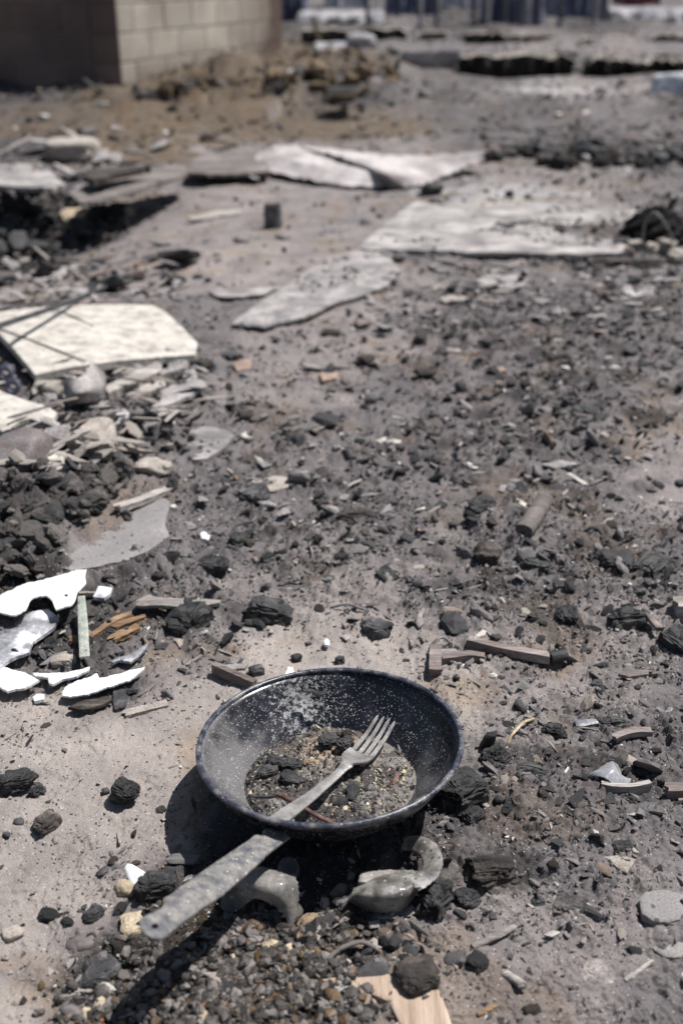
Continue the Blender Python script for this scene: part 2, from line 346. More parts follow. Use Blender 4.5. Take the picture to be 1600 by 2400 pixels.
# wall blocks: darker brown on one face, smoke stains on the other
def wall_material():
    m = bpy.data.materials.new('concrete block'); m.use_nodes = True; n = m.node_tree.nodes; L = m.node_tree.links
    b = n['Principled BSDF']; b.inputs['Roughness'].default_value = .92; b.inputs['Specular IOR Level'].default_value = .2
    geo = n.new('ShaderNodeNewGeometry')
    def math_(op, a, c=None):
        x = n.new('ShaderNodeMath'); x.operation = op
        for i, q in enumerate((a, c)):
            if q is None: continue
            if isinstance(q, (int, float)): x.inputs[i].default_value = q
            else: L.new(q, x.inputs[i])
        return x.outputs[0]
    nz = n.new('ShaderNodeTexNoise'); nz.inputs['Scale'].default_value = 2.2; nz.inputs['Detail'].default_value = 6; L.new(geo.outputs['Position'], nz.inputs['Vector'])
    nf = n.new('ShaderNodeTexNoise'); nf.inputs['Scale'].default_value = 60; nf.inputs['Detail'].default_value = 6; L.new(geo.outputs['Position'], nf.inputs['Vector'])
    oi = n.new('ShaderNodeObjectInfo')
    rp = n.new('ShaderNodeValToRGB'); e = rp.color_ramp.elements; e[0].position = .3; e[0].color = lin(.29, .255, .215); e[1].position = .65; e[1].color = lin(.52, .475, .40)
    L.new(nz.outputs['Fac'], rp.inputs[0])
    v = math_('MULTIPLY_ADD', oi.outputs['Random'], .22); v.node.inputs[2].default_value = .88
    v2 = math_('MULTIPLY', v, math_('ADD', math_('MULTIPLY', nf.outputs['Fac'], .4), .8))
    m1 = n.new('ShaderNodeMix'); m1.data_type = 'RGBA'; m1.blend_type = 'MULTIPLY'; m1.inputs[0].default_value = 1; L.new(rp.outputs[0], m1.inputs[6]); L.new(v2, m1.inputs[7])
    # smoke stain towards the far end of the lit face
    sx = n.new('ShaderNodeSeparateXYZ'); L.new(geo.outputs['Position'], sx.inputs[0])
    st = math_('SUBTRACT', sx.outputs[1], 8.55); st = math_('ADD', math_('MULTIPLY', st, 1.3), math_('MULTIPLY', math_('SUBTRACT', nz.outputs['Fac'], .5), 3.2))
    lo = math_('SUBTRACT', .22, sx.outputs[2]); lo = math_('ADD', math_('MULTIPLY', lo, 5), math_('MULTIPLY', math_('SUBTRACT', nz.outputs['Fac'], .5), 4))
    s = n.new('ShaderNodeClamp'); L.new(math_('MAXIMUM', st, math_('MULTIPLY', lo, .6)), s.inputs[0])
    m2 = n.new('ShaderNodeMix'); m2.data_type = 'RGBA'; L.new(s.outputs[0], m2.inputs[0]); L.new(m1.outputs[2], m2.inputs[6]); m2.inputs[7].default_value = lin(.12, .085, .07)
    # the face towards the yard is darker brown all over
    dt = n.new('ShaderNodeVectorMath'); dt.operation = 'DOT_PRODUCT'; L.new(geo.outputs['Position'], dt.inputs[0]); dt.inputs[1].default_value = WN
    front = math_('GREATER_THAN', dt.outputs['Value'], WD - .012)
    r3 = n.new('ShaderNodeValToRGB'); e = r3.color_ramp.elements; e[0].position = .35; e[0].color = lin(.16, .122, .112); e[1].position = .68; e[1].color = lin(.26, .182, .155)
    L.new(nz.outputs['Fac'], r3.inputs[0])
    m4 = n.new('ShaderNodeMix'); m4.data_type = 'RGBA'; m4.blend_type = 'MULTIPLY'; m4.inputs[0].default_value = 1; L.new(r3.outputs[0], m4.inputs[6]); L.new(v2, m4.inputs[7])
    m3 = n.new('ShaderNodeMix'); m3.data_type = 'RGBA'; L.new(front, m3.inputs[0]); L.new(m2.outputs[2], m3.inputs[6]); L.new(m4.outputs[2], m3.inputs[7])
    L.new(m3.outputs[2], b.inputs['Base Color'])
    bp = n.new('ShaderNodeBump'); bp.inputs['Strength'].default_value = .6; bp.inputs['Distance'].default_value = .006; L.new(nf.outputs['Fac'], bp.inputs['Height']); L.new(bp.outputs[0], b.inputs['Normal'])
    return m

# ------------------------------------------------------------------ ground sheet
def fan():
    ys = 1 / np.linspace(1 / .40, 1 / 14, 920)
    ys = np.concatenate([[-6, -3, -1.5, -.7, -.2, .1, .25, .33, .37], ys, np.geomspace(14.2, 400, 130)])
    s = np.linspace(-1.12, 1.12, 580); g = np.geomspace(.01, 14, 26)
    s = np.concatenate([(-1.12 - g)[::-1], s, 1.12 + g])
    Y, Sx = np.meshgrid(ys, s, indexing='ij'); half = np.maximum(Y, .42) * .335 + .10
    X = Sx * half
    return X, Y
def grid_faces(nr, nc):
    i = np.arange((nr - 1) * (nc - 1)); r = i // (nc - 1); c = i % (nc - 1); a = r * nc + c
    return np.stack([a, a + 1, a + nc + 1, a + nc], 1)
def build_ground():
    X, Y = fan(); nr, nc = X.shape
    x = X.ravel(); y = Y.ravel()
    sp = np.maximum(np.gradient(X, axis=1), np.abs(np.gradient(Y, axis=0)) * .6).ravel()
    z = ground(x, y, sp)
    z = np.where(y > 60, z * .3, z)
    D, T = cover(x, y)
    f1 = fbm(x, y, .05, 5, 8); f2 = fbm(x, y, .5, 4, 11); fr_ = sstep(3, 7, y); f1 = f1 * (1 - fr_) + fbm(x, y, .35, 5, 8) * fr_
    sootshade = sstep(.50, .72, f1 * .55 + D * .42 + (f2 - .5) * .25)
    col = T * (1 - .62 * sootshade)[:, None]
    pale = sstep(.58, .75, fbm(x, y, .12, 5, 2)) * (1 - D); col = col * (1 + .22 * pale)[:, None]
    br = sstep(.58, .72, fbm(x, y, .09, 4, 6)); col = col * (1 - br[:, None] * np.array([.04, .10, .18]) * 1.2)
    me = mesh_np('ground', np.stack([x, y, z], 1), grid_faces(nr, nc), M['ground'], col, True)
    tag(link(me, 'ground', recenter=False), kind='structure')
build_ground()

# ------------------------------------------------------------------ shapes
def ico(sub):
    bm = bmesh.new(); bmesh.ops.create_icosphere(bm, subdivisions=sub, radius=1)
    V = np.array([v.co[:] for v in bm.verts]); F = np.array([[v.index for v in f.verts] for f in bm.faces]); bm.free(); return V, F
ICO = {k: ico(k) for k in (1, 2, 3, 4, 5)}
def hull(npts, seed, ex=(1, 1, 1), rnd=.35):
    r = np.random.default_rng(seed); p = r.normal(size=(npts, 3)); p /= np.linalg.norm(p, axis=1)[:, None]; p *= (1 - rnd * r.random((npts, 1))); p *= ex
    bm = bmesh.new()
    for q in p: bm.verts.new(q)
    res = bmesh.ops.convex_hull(bm, input=bm.verts)
    bmesh.ops.delete(bm, geom=[v for v in bm.verts if not v.link_faces], context='VERTS')
    bmesh.ops.triangulate(bm, faces=bm.faces); bm.verts.index_update()
    V = np.array([v.co[:] for v in bm.verts]); F = np.array([[v.index for v in f.verts] for f in bm.faces]); bm.free(); return V, F
def lump(sub, dims, seed, kind='char', box=.62, rough=1.0):
    """broken lump: boxed ellipsoid with splits along the grain (x)"""
    V, F = ICO[sub]; V = V.copy(); r = np.random.default_rng(seed); o = r.random(3) * 60
    s = np.sign(V); V = s * np.abs(V) ** box
    # facets: cut by random planes
    for _ in range(9 if kind != 'stone' else 4):
        nrm = r.normal(size=3); nrm /= np.linalg.norm(nrm); d = r.uniform(.72, 1.05)
        t = V @ nrm - d; V = V - np.clip(t, 0, None)[:, None] * nrm * .92
    P = V * np.array(dims) / max(dims)
    n_ = V / (np.linalg.norm(V, axis=1)[:, None] + 1e-6)
    disp = (vn3(P * 2.2 + o, 0) - .5) * .5
    if kind == 'char':
        g = P * np.array([1.3, 7.5, 7.5]) + o; rd = 1 - np.abs(vn3(g, 2) - .5) * 2
        g2 = P * np.array([3, 15, 15]) + o; r2 = 1 - np.abs(vn3(g2, 4) - .5) * 2
        cr = P * np.array([7, 2.0, 2.0]) + o; c = sstep(.86, 1.0, 1 - np.abs(vn3(cr, 5) - .5) * 2)
        disp += (rd ** 3 * -.34 + (1 - r2) * .12 - c * .20 + .1) * rough
    elif kind == 'clod':
        disp += ((vn3(P * 5 + o, 2) - .5) * .35 + (vn3(P * 11 + o, 4) - .5) * .22 + (vn3(P * 23 + o, 6) - .5) * .12) * rough
    else:
        disp += (vn3(P * 6 + o, 2) - .5) * .06 * rough
    V = V + n_ * disp[:, None] * .55
    V = V * np.array(dims) * .5
    return V, F
def rotm(rx, ry, rz): return np.array(Euler((rx, ry, rz)).to_matrix())

def chunk(name, label, cat, u, v, dims, mat, rz=0, tilt=(0, 0), kind='char', sub=4, seed=1, sink=.15, box=.62, parent=None, z=0, rough=1, group=None, smooth=None):
    """dims in metres; (u, v) is the middle of the piece in the photograph"""
    V, F = lump(sub, dims, seed, kind, box, rough); V = V @ rotm(tilt[0], tilt[1], rz).T
    h = V[:, 2].max() - V[:, 2].min()
    p = W(u, v, z + h * (.5 - sink)); g = bz(p.x, p.y)
    V = V - np.array([0, 0, V[:, 2].min()])
    me = mesh_np(name, V, F, M[mat], smooth=(kind == 'stone') if smooth is None else smooth)
    o = link(me, name, loc=(p.x, p.y, g + z - h * sink))
    tag(o, label, cat, group); return o

def inpoly(px, py, poly):
    ins = np.zeros(px.shape, bool); n = len(poly)
    for i in range(n):
        x1, y1 = poly[i][:2]; x2, y2 = poly[(i + 1) % n][:2]
        c = ((y1 > py) != (y2 > py)); xx = (x2 - x1) * (py - y1) / (y2 - y1 + 1e-12) + x1
        ins ^= c & (px < xx)
    return ins
def plate(name, label, cat, pts, z, th, mat, step=None, jit=.25, rough=.0008, seed=1, holes=(), parent=None, absz=False, group=None, bend=None, smooth=True, ejit=None):
    """a broken flat piece: its outline is traced on a plane z (number or f(u,v)) above the ground, then given real thickness"""
    pts = [tuple(p) for p in pts]; r = random.Random(seed)
    us = [p[0] for p in pts]; vs = [p[1] for p in pts]; size = max(max(us) - min(us), (max(vs) - min(vs)))
    step = step or max(size / 22, 2.0)
    def dens(poly, j):
        out = []
        for i in range(len(poly)):
            a, b = poly[i], poly[(i + 1) % len(poly)]; L = math.hypot(b[0] - a[0], b[1] - a[1]); k = max(1, int(L / step * 1.6))
            for q in range(k):
                t = q / k; nx, ny = -(b[1] - a[1]) / (L + 1e-9), (b[0] - a[0]) / (L + 1e-9)
                w_ = (float(fbm(np.array([a[0] + (b[0] - a[0]) * t + seed * 13.7]), np.array([a[1] + (b[1] - a[1]) * t]), step * 3.5, 4, 6, gain=.65)[0]) - .5) * 4.5 * j * step
                out.append((a[0] + (b[0] - a[0]) * t + nx * w_, a[1] + (b[1] - a[1]) * t + ny * w_ * .7))
        return out
    ol = dens(pts, jit); hl = [dens(h, 0) for h in holes]
    allp = list(ol); edges = [(i, (i + 1) % len(ol)) for i in range(len(ol))]
    for h in hl:
        k = len(allp); allp += h; edges += [(k + i, k + (i + 1) % len(h)) for i in range(len(h))]
    gu = np.arange(min(us), max(us), step); gv = np.arange(min(vs), max(vs), step * .8)
    GU, GV = np.meshgrid(gu, gv); GU = GU.ravel() + np.array([r.uniform(-.3, .3) * step for _ in range(GU.size)]); GV = GV.ravel() + np.array([r.uniform(-.25, .25) * step for _ in range(GV.size)])
    keep = inpoly(GU, GV, ol)
    for h in hl: keep &= ~inpoly(GU, GV, h)
    ob = np.array(allp)
    for i in range(len(GU)):
        if keep[i] and np.min(np.hypot(ob[:, 0] - GU[i], ob[:, 1] - GV[i])) < step * .45: keep[i] = False
    allp += [(float(a), float(b)) for a, b, k in zip(GU, GV, keep) if k]
    vo, ed, fa, *_ = delaunay_2d_cdt([Vector(p) for p in allp], edges, [], 0, 1e-4)
    P = np.array([q[:] for q in vo]); F = np.array([f for f in fa if len(f) == 3])
    c = P[F].mean(1); ok = inpoly(c[:, 0], c[:, 1], ol)
    for h in hl: ok &= ~inpoly(c[:, 0], c[:, 1], h)
    F = F[ok]
    zf = z if callable(z) else (lambda a, b: z)
    cu, cv = sum(us) / len(us), sum(vs) / len(vs); base = 0 if absz else bz(*W(cu, cv)[:2])
    top = np.array([ray(a, b, zf(a, b) + base) for a, b in P])
    nzv = (fbm(top[:, 0] + seed * 3.1, top[:, 1], max(.02, th * 4), 3, 3) - .5) * rough * 2
    top[:, 2] += nzv
    if bend: top[:, 2] += np.array([bend(a, b) for a, b in P])
    bot = top.copy(); bot[:, 2] -= th
    dd = np.array([np.min(np.hypot(ob[:, 0] - a, ob[:, 1] - b)) for a, b in P]); top[dd < 1e-3, 2] -= min(th * .3, .0012)
    # outline edges
    cnt = {}
    for f in F:
        for i in range(3):
            a, b = int(f[i]), int(f[(i + 1) % 3]); cnt[(a, b)] = 1
    be = [(a, b) for (a, b) in cnt if (b, a) not in cnt]
    n = len(top); flip = F[:, ::-1]
    a3 = top[F[:, 1]] - top[F[:, 0]]; b3 = top[F[:, 2]] - top[F[:, 0]]
    if (np.cross(a3, b3)[:, 2]).sum() < 0: Ft, Fb, sgn = flip, F, -1
    else: Ft, Fb, sgn = F, flip, 1
    V = [top, bot]; FF = [Ft, Fb + n]; o = 2 * n; sv = []; sf = []
    for a, b in be:
        k = o + len(sv); sv += [top[a], top[b], bot[b], bot[a]]
        sf += [[k, k + 3, k + 2], [k, k + 2, k + 1]] if sgn > 0 else [[k, k + 2, k + 3], [k, k + 1, k + 2]]
    V = np.concatenate(V + [np.array(sv)]); FF = np.concatenate(FF + [np.array(sf)])
    me = mesh_np(name, V, FF, M[mat], smooth=False)
    sm = np.zeros(len(me.polygons), bool); sm[:len(F)] = smooth; me.polygons.foreach_set('use_smooth', sm)
    o_ = link(me, name, parent); tag(o_, label, cat, group); return o_

def catmull(P, n):
    P = np.asarray(P, float); m = len(P); t = np.linspace(0, m - 1, n); i = np.clip(np.floor(t).astype(int), 0, m - 2); f = (t - i)
    f = f.reshape((-1,) + (1,) * (P.ndim - 1))
    p0 = P[np.clip(i - 1, 0, m - 1)]; p1 = P[i]; p2 = P[i + 1]; p3 = P[np.clip(i + 2, 0, m - 1)]
    return .5 * ((2 * p1) + (-p0 + p2) * f + (2 * p0 - 5 * p1 + 4 * p2 - p3) * f ** 2 + (-p0 + 3 * p1 - 3 * p2 + p3) * f ** 3)
def lininterp(P, n):
    P = np.asarray(P, float); m = len(P); t = np.linspace(0, m - 1, n); i = np.clip(np.floor(t).astype(int), 0, m - 2); f = (t - i).reshape((-1,) + (1,) * (P.ndim - 1))
    return P[i] * (1 - f) + P[i + 1] * f
def patch(name, label, cat, net, th, mat, nu=24, nv=24, rough=.001, edge=.0015, seed=1, parent=None, group=None, absz=False, catmull=catmull):
    N = np.array([[list(W(*q)) if not absz else list(ray(*q)) for q in row] for row in net])
    A = catmull(N, nu); A = np.swapaxes(catmull(np.swapaxes(A, 0, 1), nv), 0, 1)
    r = np.random.default_rng(seed)
    A[:, :, 2] += (fbm(A[:, :, 0] + seed, A[:, :, 1], max(th * 5, .015), 3, 4) - .5) * 2 * rough
    for sl in ((0, slice(None)), (-1, slice(None)), (slice(None), 0), (slice(None), -1)):
        A[sl] += r.normal(size=A[sl].shape) * edge * np.array([1, 1, .4])
    dU = np.gradient(A, axis=0); dV = np.gradient(A, axis=1); n_ = np.cross(dU, dV); n_ /= np.linalg.norm(n_, axis=2)[..., None] + 1e-9
    if n_[..., 2].mean() < 0: n_ = -n_; flip = True
    else: flip = False
    T = A.reshape(-1, 3); B = (A - n_ * th).reshape(-1, 3); F = grid_faces(nu, nv); F = F[:, ::-1] if flip is False and np.cross(dU, dV)[..., 2].mean() < 0 else F
    F2 = F + len(T)
    idx = np.arange(nu * nv).reshape(nu, nv); rim = np.concatenate([idx[0, :], idx[1:, -1], idx[-1, -2::-1], idx[-2:0:-1, 0]]); nx = np.roll(rim, -1)
    Fs = np.stack([rim, nx, nx + len(T), rim + len(T)], 1)
    me = mesh_np(name, np.concatenate([T, B]), np.concatenate([F, F2[:, ::-1], Fs]), M[mat], smooth=True)
    bm = bmesh.new(); bm.from_mesh(me); bmesh.ops.recalc_face_normals(bm, faces=bm.faces); bm.to_mesh(me); bm.free()
    me.set_sharp_from_angle(angle=math.radians(50))
    o = link(me, name, parent); tag(o, label, cat, group); return o

def sweep(name, label, cat, pts, w, h, mat, n=None, sides=4, seed=1, taper=None, jit=0.0, parent=None, abs3=False, group=None, up=(0, 0, 1), smooth=False, hollow=False, grain=0.0):
    """a bar or rod along points (u, v, z); w across, h high; rectangular (sides=4) or round"""
    P = [Vector(q) for q in pts] if abs3 else [W(*q) for q in pts]
    n = n or max(6, 4 * len(P)); A = catmull(np.array([p[:] for p in P]), n) if len(P) > 2 else np.array([list(P[0].lerp(P[1], t)) for t in np.linspace(0, 1, n)])
    r = np.random.default_rng(seed); T = np.gradient(A, axis=0); T /= np.linalg.norm(T, axis=1)[:, None]
    U = np.array(up, float); Sd = np.cross(T, U); Sd /= np.linalg.norm(Sd, axis=1)[:, None] + 1e-9; Up = np.cross(Sd, T)
    if sides == 4:
        ring = [(-1, -1), (-.3, -1), (.4, -1), (1, -1), (1, 0), (1, 1), (.35, 1), (-.3, 1), (-1, 1), (-1, 0)]
    else: ring = [(math.cos(2 * math.pi * k / sides), math.sin(2 * math.pi * k / sides)) for k in range(sides)]
    V = []
    tw = taper or (lambda t: 1.0)
    gr = r.normal(size=(len(ring),)) * grain
    for i in range(n):
        t = i / (n - 1); s = tw(t)
        for j, (a, b) in enumerate(ring):
            q = 1 + r.normal() * jit + gr[j]
            off = T[i] * (r.normal() * jit * w * (3.0 if i in (0, n - 1) else 0))
            V.append(A[i] + off + Sd[i] * a * w * .5 * s * q + Up[i] * b * h * .5 * s * q)
    k = len(ring); F = []
    for i in range(n - 1):
        for j in range(k):
            a = i * k + j; b = i * k + (j + 1) % k; F.append([a, b, b + k]); F.append([a, b + k, a + k])
    c0 = len(V); V.append(A[0]); V.append(A[-1])
    for j in range(k):
        F.append([c0, (j + 1) % k, j]); F.append([c0 + 1, (n - 1) * k + j, (n - 1) * k + (j + 1) % k])
    me = mesh_np(name, np.array(V), np.array(F), M[mat], smooth=smooth or sides > 4)
    if sides > 4: me.set_sharp_from_angle(angle=math.radians(60))
    o = link(me, name, parent); tag(o, label, cat, group); return o

def crop(x0, y0, s): return lambda *pp: [(x0 + a / s, y0 + b / s) + tuple(rest) for a, b, *rest in pp]
K1 = crop(0, 0, 1.96); K2 = crop(800, 0, 1.96); K3 = crop(0, 300, 1.96); K4 = crop(800, 300, 1.96); K5 = crop(0, 650, 2.6133); K6 = crop(0, 1100, 2.6133)
KP = crop(440, 1540, 2.3758); KH = crop(250, 1900, 3.136); KG = crop(700, 1900, 2.8509); KR = crop(1050, 1600, 2.8509); KL = crop(0, 1700, 3.4844)
KB = crop(0, 2050, 3.92); KC = crop(1150, 2000, 3.4844); KM = crop(900, 1400, 2.24); KX = crop(500, 900, 2.6133); KY = crop(1000, 900, 2.6133)

# ------------------------------------------------------------------ block wall
WC = ray(288, 222)                                   # its corner
rdir = np.array([.562, 1.532, 0]); rdir /= np.linalg.norm(rdir)
ldir = np.array([-.93, .40, 0]); ldir /= np.linalg.norm(ldir)
wn = np.array([ldir[1], -ldir[0], 0]); wn = wn if wn[1] < 0 else -wn     # towards the camera
WN = tuple(float(t) for t in wn); WD = float(wn @ WC)
M['block'] = wall_material()
M['mortar'] = surf('mortar', [(.3, (.17, .15, .125)), (.6, (.29, .26, .22))], 30, .95, .5, 120, .1)
def box_obj(name, o, ax, ay, L, Wd, H, mat, parent, bev=.004, me=None):
    """box from corner o, along ax by L and ay by Wd, up H; returns object"""
    X = Vector(ax); Y = Vector(ay); 
    if me is None:
        bm = bmesh.new(); bmesh.ops.create_cube(bm, size=1)
        for v in bm.verts: v.co = Vector(((v.co.x + .5) * L, (v.co.y + .5) * Wd, (v.co.z + .5) * H))
        if bev: bmesh.ops.bevel(bm, geom=bm.edges[:], offset=bev, segments=1, affect='EDGES')
        me = bpy.data.meshes.new(name); bm.to_mesh(me); bm.free(); me.materials.append(M[mat])
    ob = bpy.data.objects.new(name, me); COL.objects.link(ob)
    Z = X.cross(Y)
    R = Matrix((X, Y, Z)).transposed() if Z.z > 0 else Matrix((X, Y, -Z)).transposed()
    ob.rotation_euler = R.to_euler() if Z.z > 0 else (0, 0, math.atan2(X.y, X.x))
    ob.location = Vector(o) - (parent.location if parent else Vector())
    ob.parent = parent
    return ob, me
wall = empty('block_wall', Vector(WC))
tag(wall, 'corner of a burnt concrete block wall, one face pale and one in dark shade', 'wall')
BH, BL, BT, MJ = .158, .385, .19, .007
fd = lambda d: Vector((float(d[0]), float(d[1]), 0))
# right face runs from the corner; its thickness goes to the inside
inR = Vector((-rdir[1], rdir[0], 0)); inR = inR if inR.x < 0 else -inR
inL = Vector((-WN[0], -WN[1], 0))
cache = {}
def wall_run(start, d, ins, length, off0):
    for c in range(7):
        z = -.165 + .02 + c * .165; s = off0 if c % 2 else 0.0; first = True
        pos = 0.0
        while pos < length - .05:
            L = BL if not (first and c % 2) else BL / 2 + .002
            L = min(L, length - pos)
            if c == 6 and random.random() < .5: pos += L + MJ; first = False; continue
            key = (round(L, 3), ); o = Vector(start) + d * pos; o.z = z
            jig = random.uniform(-.0015, .0015)
            A, B = d, ins
            flipit = A.cross(B).z < 0
            if flipit: o = o + d * L; A = -d
            ob, me = box_obj('block', o + ins * jig, A, B, L, BT, BH, 'block', wall, me=cache.get(key))
            cache[key] = me; pos += L + MJ; first = False
wall_run(Vector(WC) , fd(rdir), inR, 2.55, BL / 2)
wall_run(Vector(WC) + fd(ldir) * .205, fd(ldir), inL, 3.4, BL / 2)
for st, d, ins, ln in ((Vector(WC) + fd(rdir) * .012, fd(rdir), inR, 2.52), (Vector(WC) + fd(ldir) * .20, fd(ldir), inL, 3.38)):
    o = st + ins * .006; o.z = -.16; A = d
    if A.cross(ins).z < 0: o = o + d * ln; A = -d
    box_obj('mortar', o, A, ins, ln, BT - .012, 1.0, 'mortar', wall, bev=0)

# ------------------------------------------------------------------ low burnt foundation walls, far right
def low_wall(label, u0, u1, vb, vt, seed, depth=.22, group='burnt stubs of foundation wall'):
    a = ray(u0, vb); b = ray(u1, vb); h = CAM_H - (CAM_H) * np.linalg.norm(ray((u0 + u1) / 2, vb)[:2]) / np.linalg.norm(ray((u0 + u1) / 2, vt)[:2])
    r = np.random.default_rng(seed); n = 40; t = np.linspace(0, 1, n); rows = []
    prof = [(0, -.12), (0, h * .5), (.005, h * .93), (.03, h), (depth * .5, h * 1.02), (depth, h), (depth + .01, h * .5), (depth, -.12)]
    V = []
    for i in range(n):
        e = 1 - .25 * math.exp(-min(i, n - 1 - i) * .8); q = 1 + (fbm(np.array([t[i] * 3 + seed]), np.array([.3]), .25, 4, 2)[0] - .5) * .5
        for (dy, dz) in prof:
            V.append([a[0] + (b[0] - a[0]) * t[i] + r.normal() * .006, a[1] + (b[1] - a[1]) * t[i] + dy + r.normal() * .012, dz * (e * q if dz > 0 else 1) + r.normal() * .004])
    k = len(prof); F = []; mi = []
    for i in range(n - 1):
        for j in range(k - 1):
            p = i * k + j; F.append([p, p + k, p + k + 1, p + 1]); mi.append(1 if j in (2, 3, 4) else 0)
    for i in (0, n - 1):
        for j in range(1, 6 // 2 + 1):
            p = i * k; F.append([p + j - 1, p + j, p + k - 1 - j, p + k - j]); mi.append(0)
    me = mesh_np('foundation_wall', np.array(V), np.array(F), [M['soot'], M['cap']])  # sides soot-black with their shade put into the colour, tops paler
    me.polygons.foreach_set('material_index', np.array(mi, np.int32))
    o = link(me, 'foundation_wall'); tag(o, label, 'wall stub', group)
low_wall('nearest and longest black-sided foundation stub, right of the grey slab', 1075, 1345, 177, 130, 3)
low_wall('near black-sided foundation stub between the long one and the right edge stub', 1378, 1480, 180, 137, 4)
low_wall('near foundation stub running out of the picture at the right edge', 1488, 1700, 184, 140, 5)
low_wall('far black foundation stub beside the leaning pale stake', 705, 952, 95, 66, 6)
low_wall('small dark far foundation stub right of the stake', 985, 1045, 92, 74, 7)
low_wall('far black foundation stub above the long near one', 1092, 1182, 105, 76, 8)
low_wall('low far foundation stub right above the middle of the long near one', 1184, 1300, 102, 82, 9)
low_wall('far foundation stub above the short near stub', 1360, 1505, 106, 88, 10)
low_wall('far foundation stub at the upper right edge', 1525, 1680, 106, 82, 11)
plate('concrete_slab', 'upright pale grey concrete slab left of the long black stub', 'slab', [(938, 122), (1076, 118), (1060, 172), (932, 168)],
      lambda u, v: .16 - (v - 120) / 50 * .15, .05, 'greyfar', seed=3, absz=True, rough=.004)

# far clutter, 15 to 25 m away
def tarp(name, label, cat, u0, u1, vb, h, mat, seed, depth=.9):
    a = ray(u0, vb); b = ray(u1, vb); r = np.random.default_rng(seed); nx = 18
    V = []; prof = [(0, 0), (.05, h * .45), (.12, h * .8), (.3, h), (.6, h * 1.04), (depth, h * .9), (depth + .1, 0)]
    for i in range(nx):
        t = i / (nx - 1); sag = 1 - .12 * math.sin(t * math.pi * 3) ** 2
        for dy, dz in prof:
            V.append([a[0] + (b[0] - a[0]) * t + r.normal() * .02, a[1] + dy + math.sin(t * 31 + seed) * .05 + r.normal() * .03, dz * sag])
    k = len(prof); F = []
    for i in range(nx - 1):
        for j in range(k - 1): p = i * k + j; F.append([p, p + k, p + k + 1, p + 1])
    for i in (0, nx - 1):
        for j in range(1, 3): p = i * k; F.append([p + j - 1, p + j, p + k - 1 - j, p + k - j])
    o = link(mesh_np(name, np.array(V), np.array(F), M[mat]), name); tag(o, label, cat)
tarp('tarpaulin', 'navy tarpaulin heap far away just right of the block wall', 'tarpaulin', 655, 718, 50, .75, 'blue', 1)
tarp('tarpaulin', 'wide navy tarpaulin shelter far off above the left half of the stubs', 'tarpaulin', 905, 1030, 34, .9, 'blue', 2)
tarp('tarpaulin', 'tall navy tarpaulin between the two groups of far posts', 'tarpaulin', 1140, 1280, 56, .8, 'blue', 3)
tarp('tarpaulin', 'dark navy tarpaulin far off near the upper right corner', 'tarpaulin', 1300, 1420, 40, .7, 'blue', 4)
tarp('metal_sheet', 'dark red metal sheet leaning far off at the upper right', 'metal sheet', 1455, 1545, 14, .8, 'redfar', 5)
tarp('plastic_sheet', 'pale grey sheeting far off between the navy tarpaulins', 'sheet', 1040, 1125, 22, .8, 'whitefar', 6)
tarp('plastic_sheet', 'whitish sheeting far off right of the pale stake', 'sheet', 760, 870, 18, .9, 'whitefar', 7)
tarp('rubble_heap', 'low grey rubble heap far off at the upper right edge', 'rubble', 1440, 1640, 56, .22, 'greyfar', 8, 1.6)
tarp('rubble_heap', 'low grey rubble heap behind the pale stake', 'rubble', 700, 900, 52, .16, 'greyfar', 9, 1.6)
tarp('plastic_sheet', 'pale sheeting standing far off left of the dark red sheet', 'sheet', 1350, 1410, 20, .8, 'whitefar', 17)
for i, (u, vb) in enumerate([(985, 70), (1022, 66), (1110, 70), (1142, 60), (1180, 66), (1216, 72), (1236, 66), (1262, 60), (1310, 66), (1390, 66), (860, 62), (1412, 56)]):
    p = ray(u, vb)
    sweep('post', 'thin burnt post standing in the far rows', 'post', [(p[0], p[1], -.1), (p[0] + random.uniform(-.05, .05), p[1], 1.2 + random.random())], .06, .06,
          ['greyfar', 'pipe', 'pipe'][i % 3], n=5, sides=8, abs3=True, seed=i, group='thin posts far away', up=(0, 1, 0))
p0 = ray(751, 97)
sweep('wooden_stake', 'pale wooden stake leaning left beyond the brown earth mound', 'stake', [tuple(p0), (p0[0] - .10, p0[1], .27)], .05, .03, 'twig', abs3=True, up=(0, 1, 0))
plate('concrete_slab', 'flat pale slab lying at the foot of the leaning stake', 'slab', [(738, 98), (800, 96), (850, 100), (850, 116), (745, 114)], .06, .06, 'greyfar', seed=5)
plate('plastic_sheet', 'crumpled white sheet at the foot of the wall corner', 'sheet', K1((430, 470), (480, 446), (540, 441), (575, 460), (500, 475)), .012, .01, 'cap', seed=6)
chunk('plastic_drum', 'white rounded drum half buried at the upper right edge', 'drum', 1590, 203, (.32, .2, .16), 'whitefar', 0, kind='stone', sub=3, seed=6)
plate('plastic_tray', 'small white tray on the brown earth mound', 'tray', [(765, 200), (838, 200), (840, 212), (812, 224), (768, 214)], lambda u, v: .10 - (v - 200) / 24 * .07, .012, 'whitefar', seed=7)
chunk('stone', 'pale round stone on top of the mound beneath the far stub', 'stone', 845, 100, (.30, .2, .18), 'greyfar', 0, kind='stone', sub=3, seed=16)
plate('pale_board', 'pale ashy board lying flat in the upper right field', 'board', [(1210, 205), (1330, 212), (1530, 220), (1500, 232), (1250, 228)], .03, .02, 'pale', seed=8)

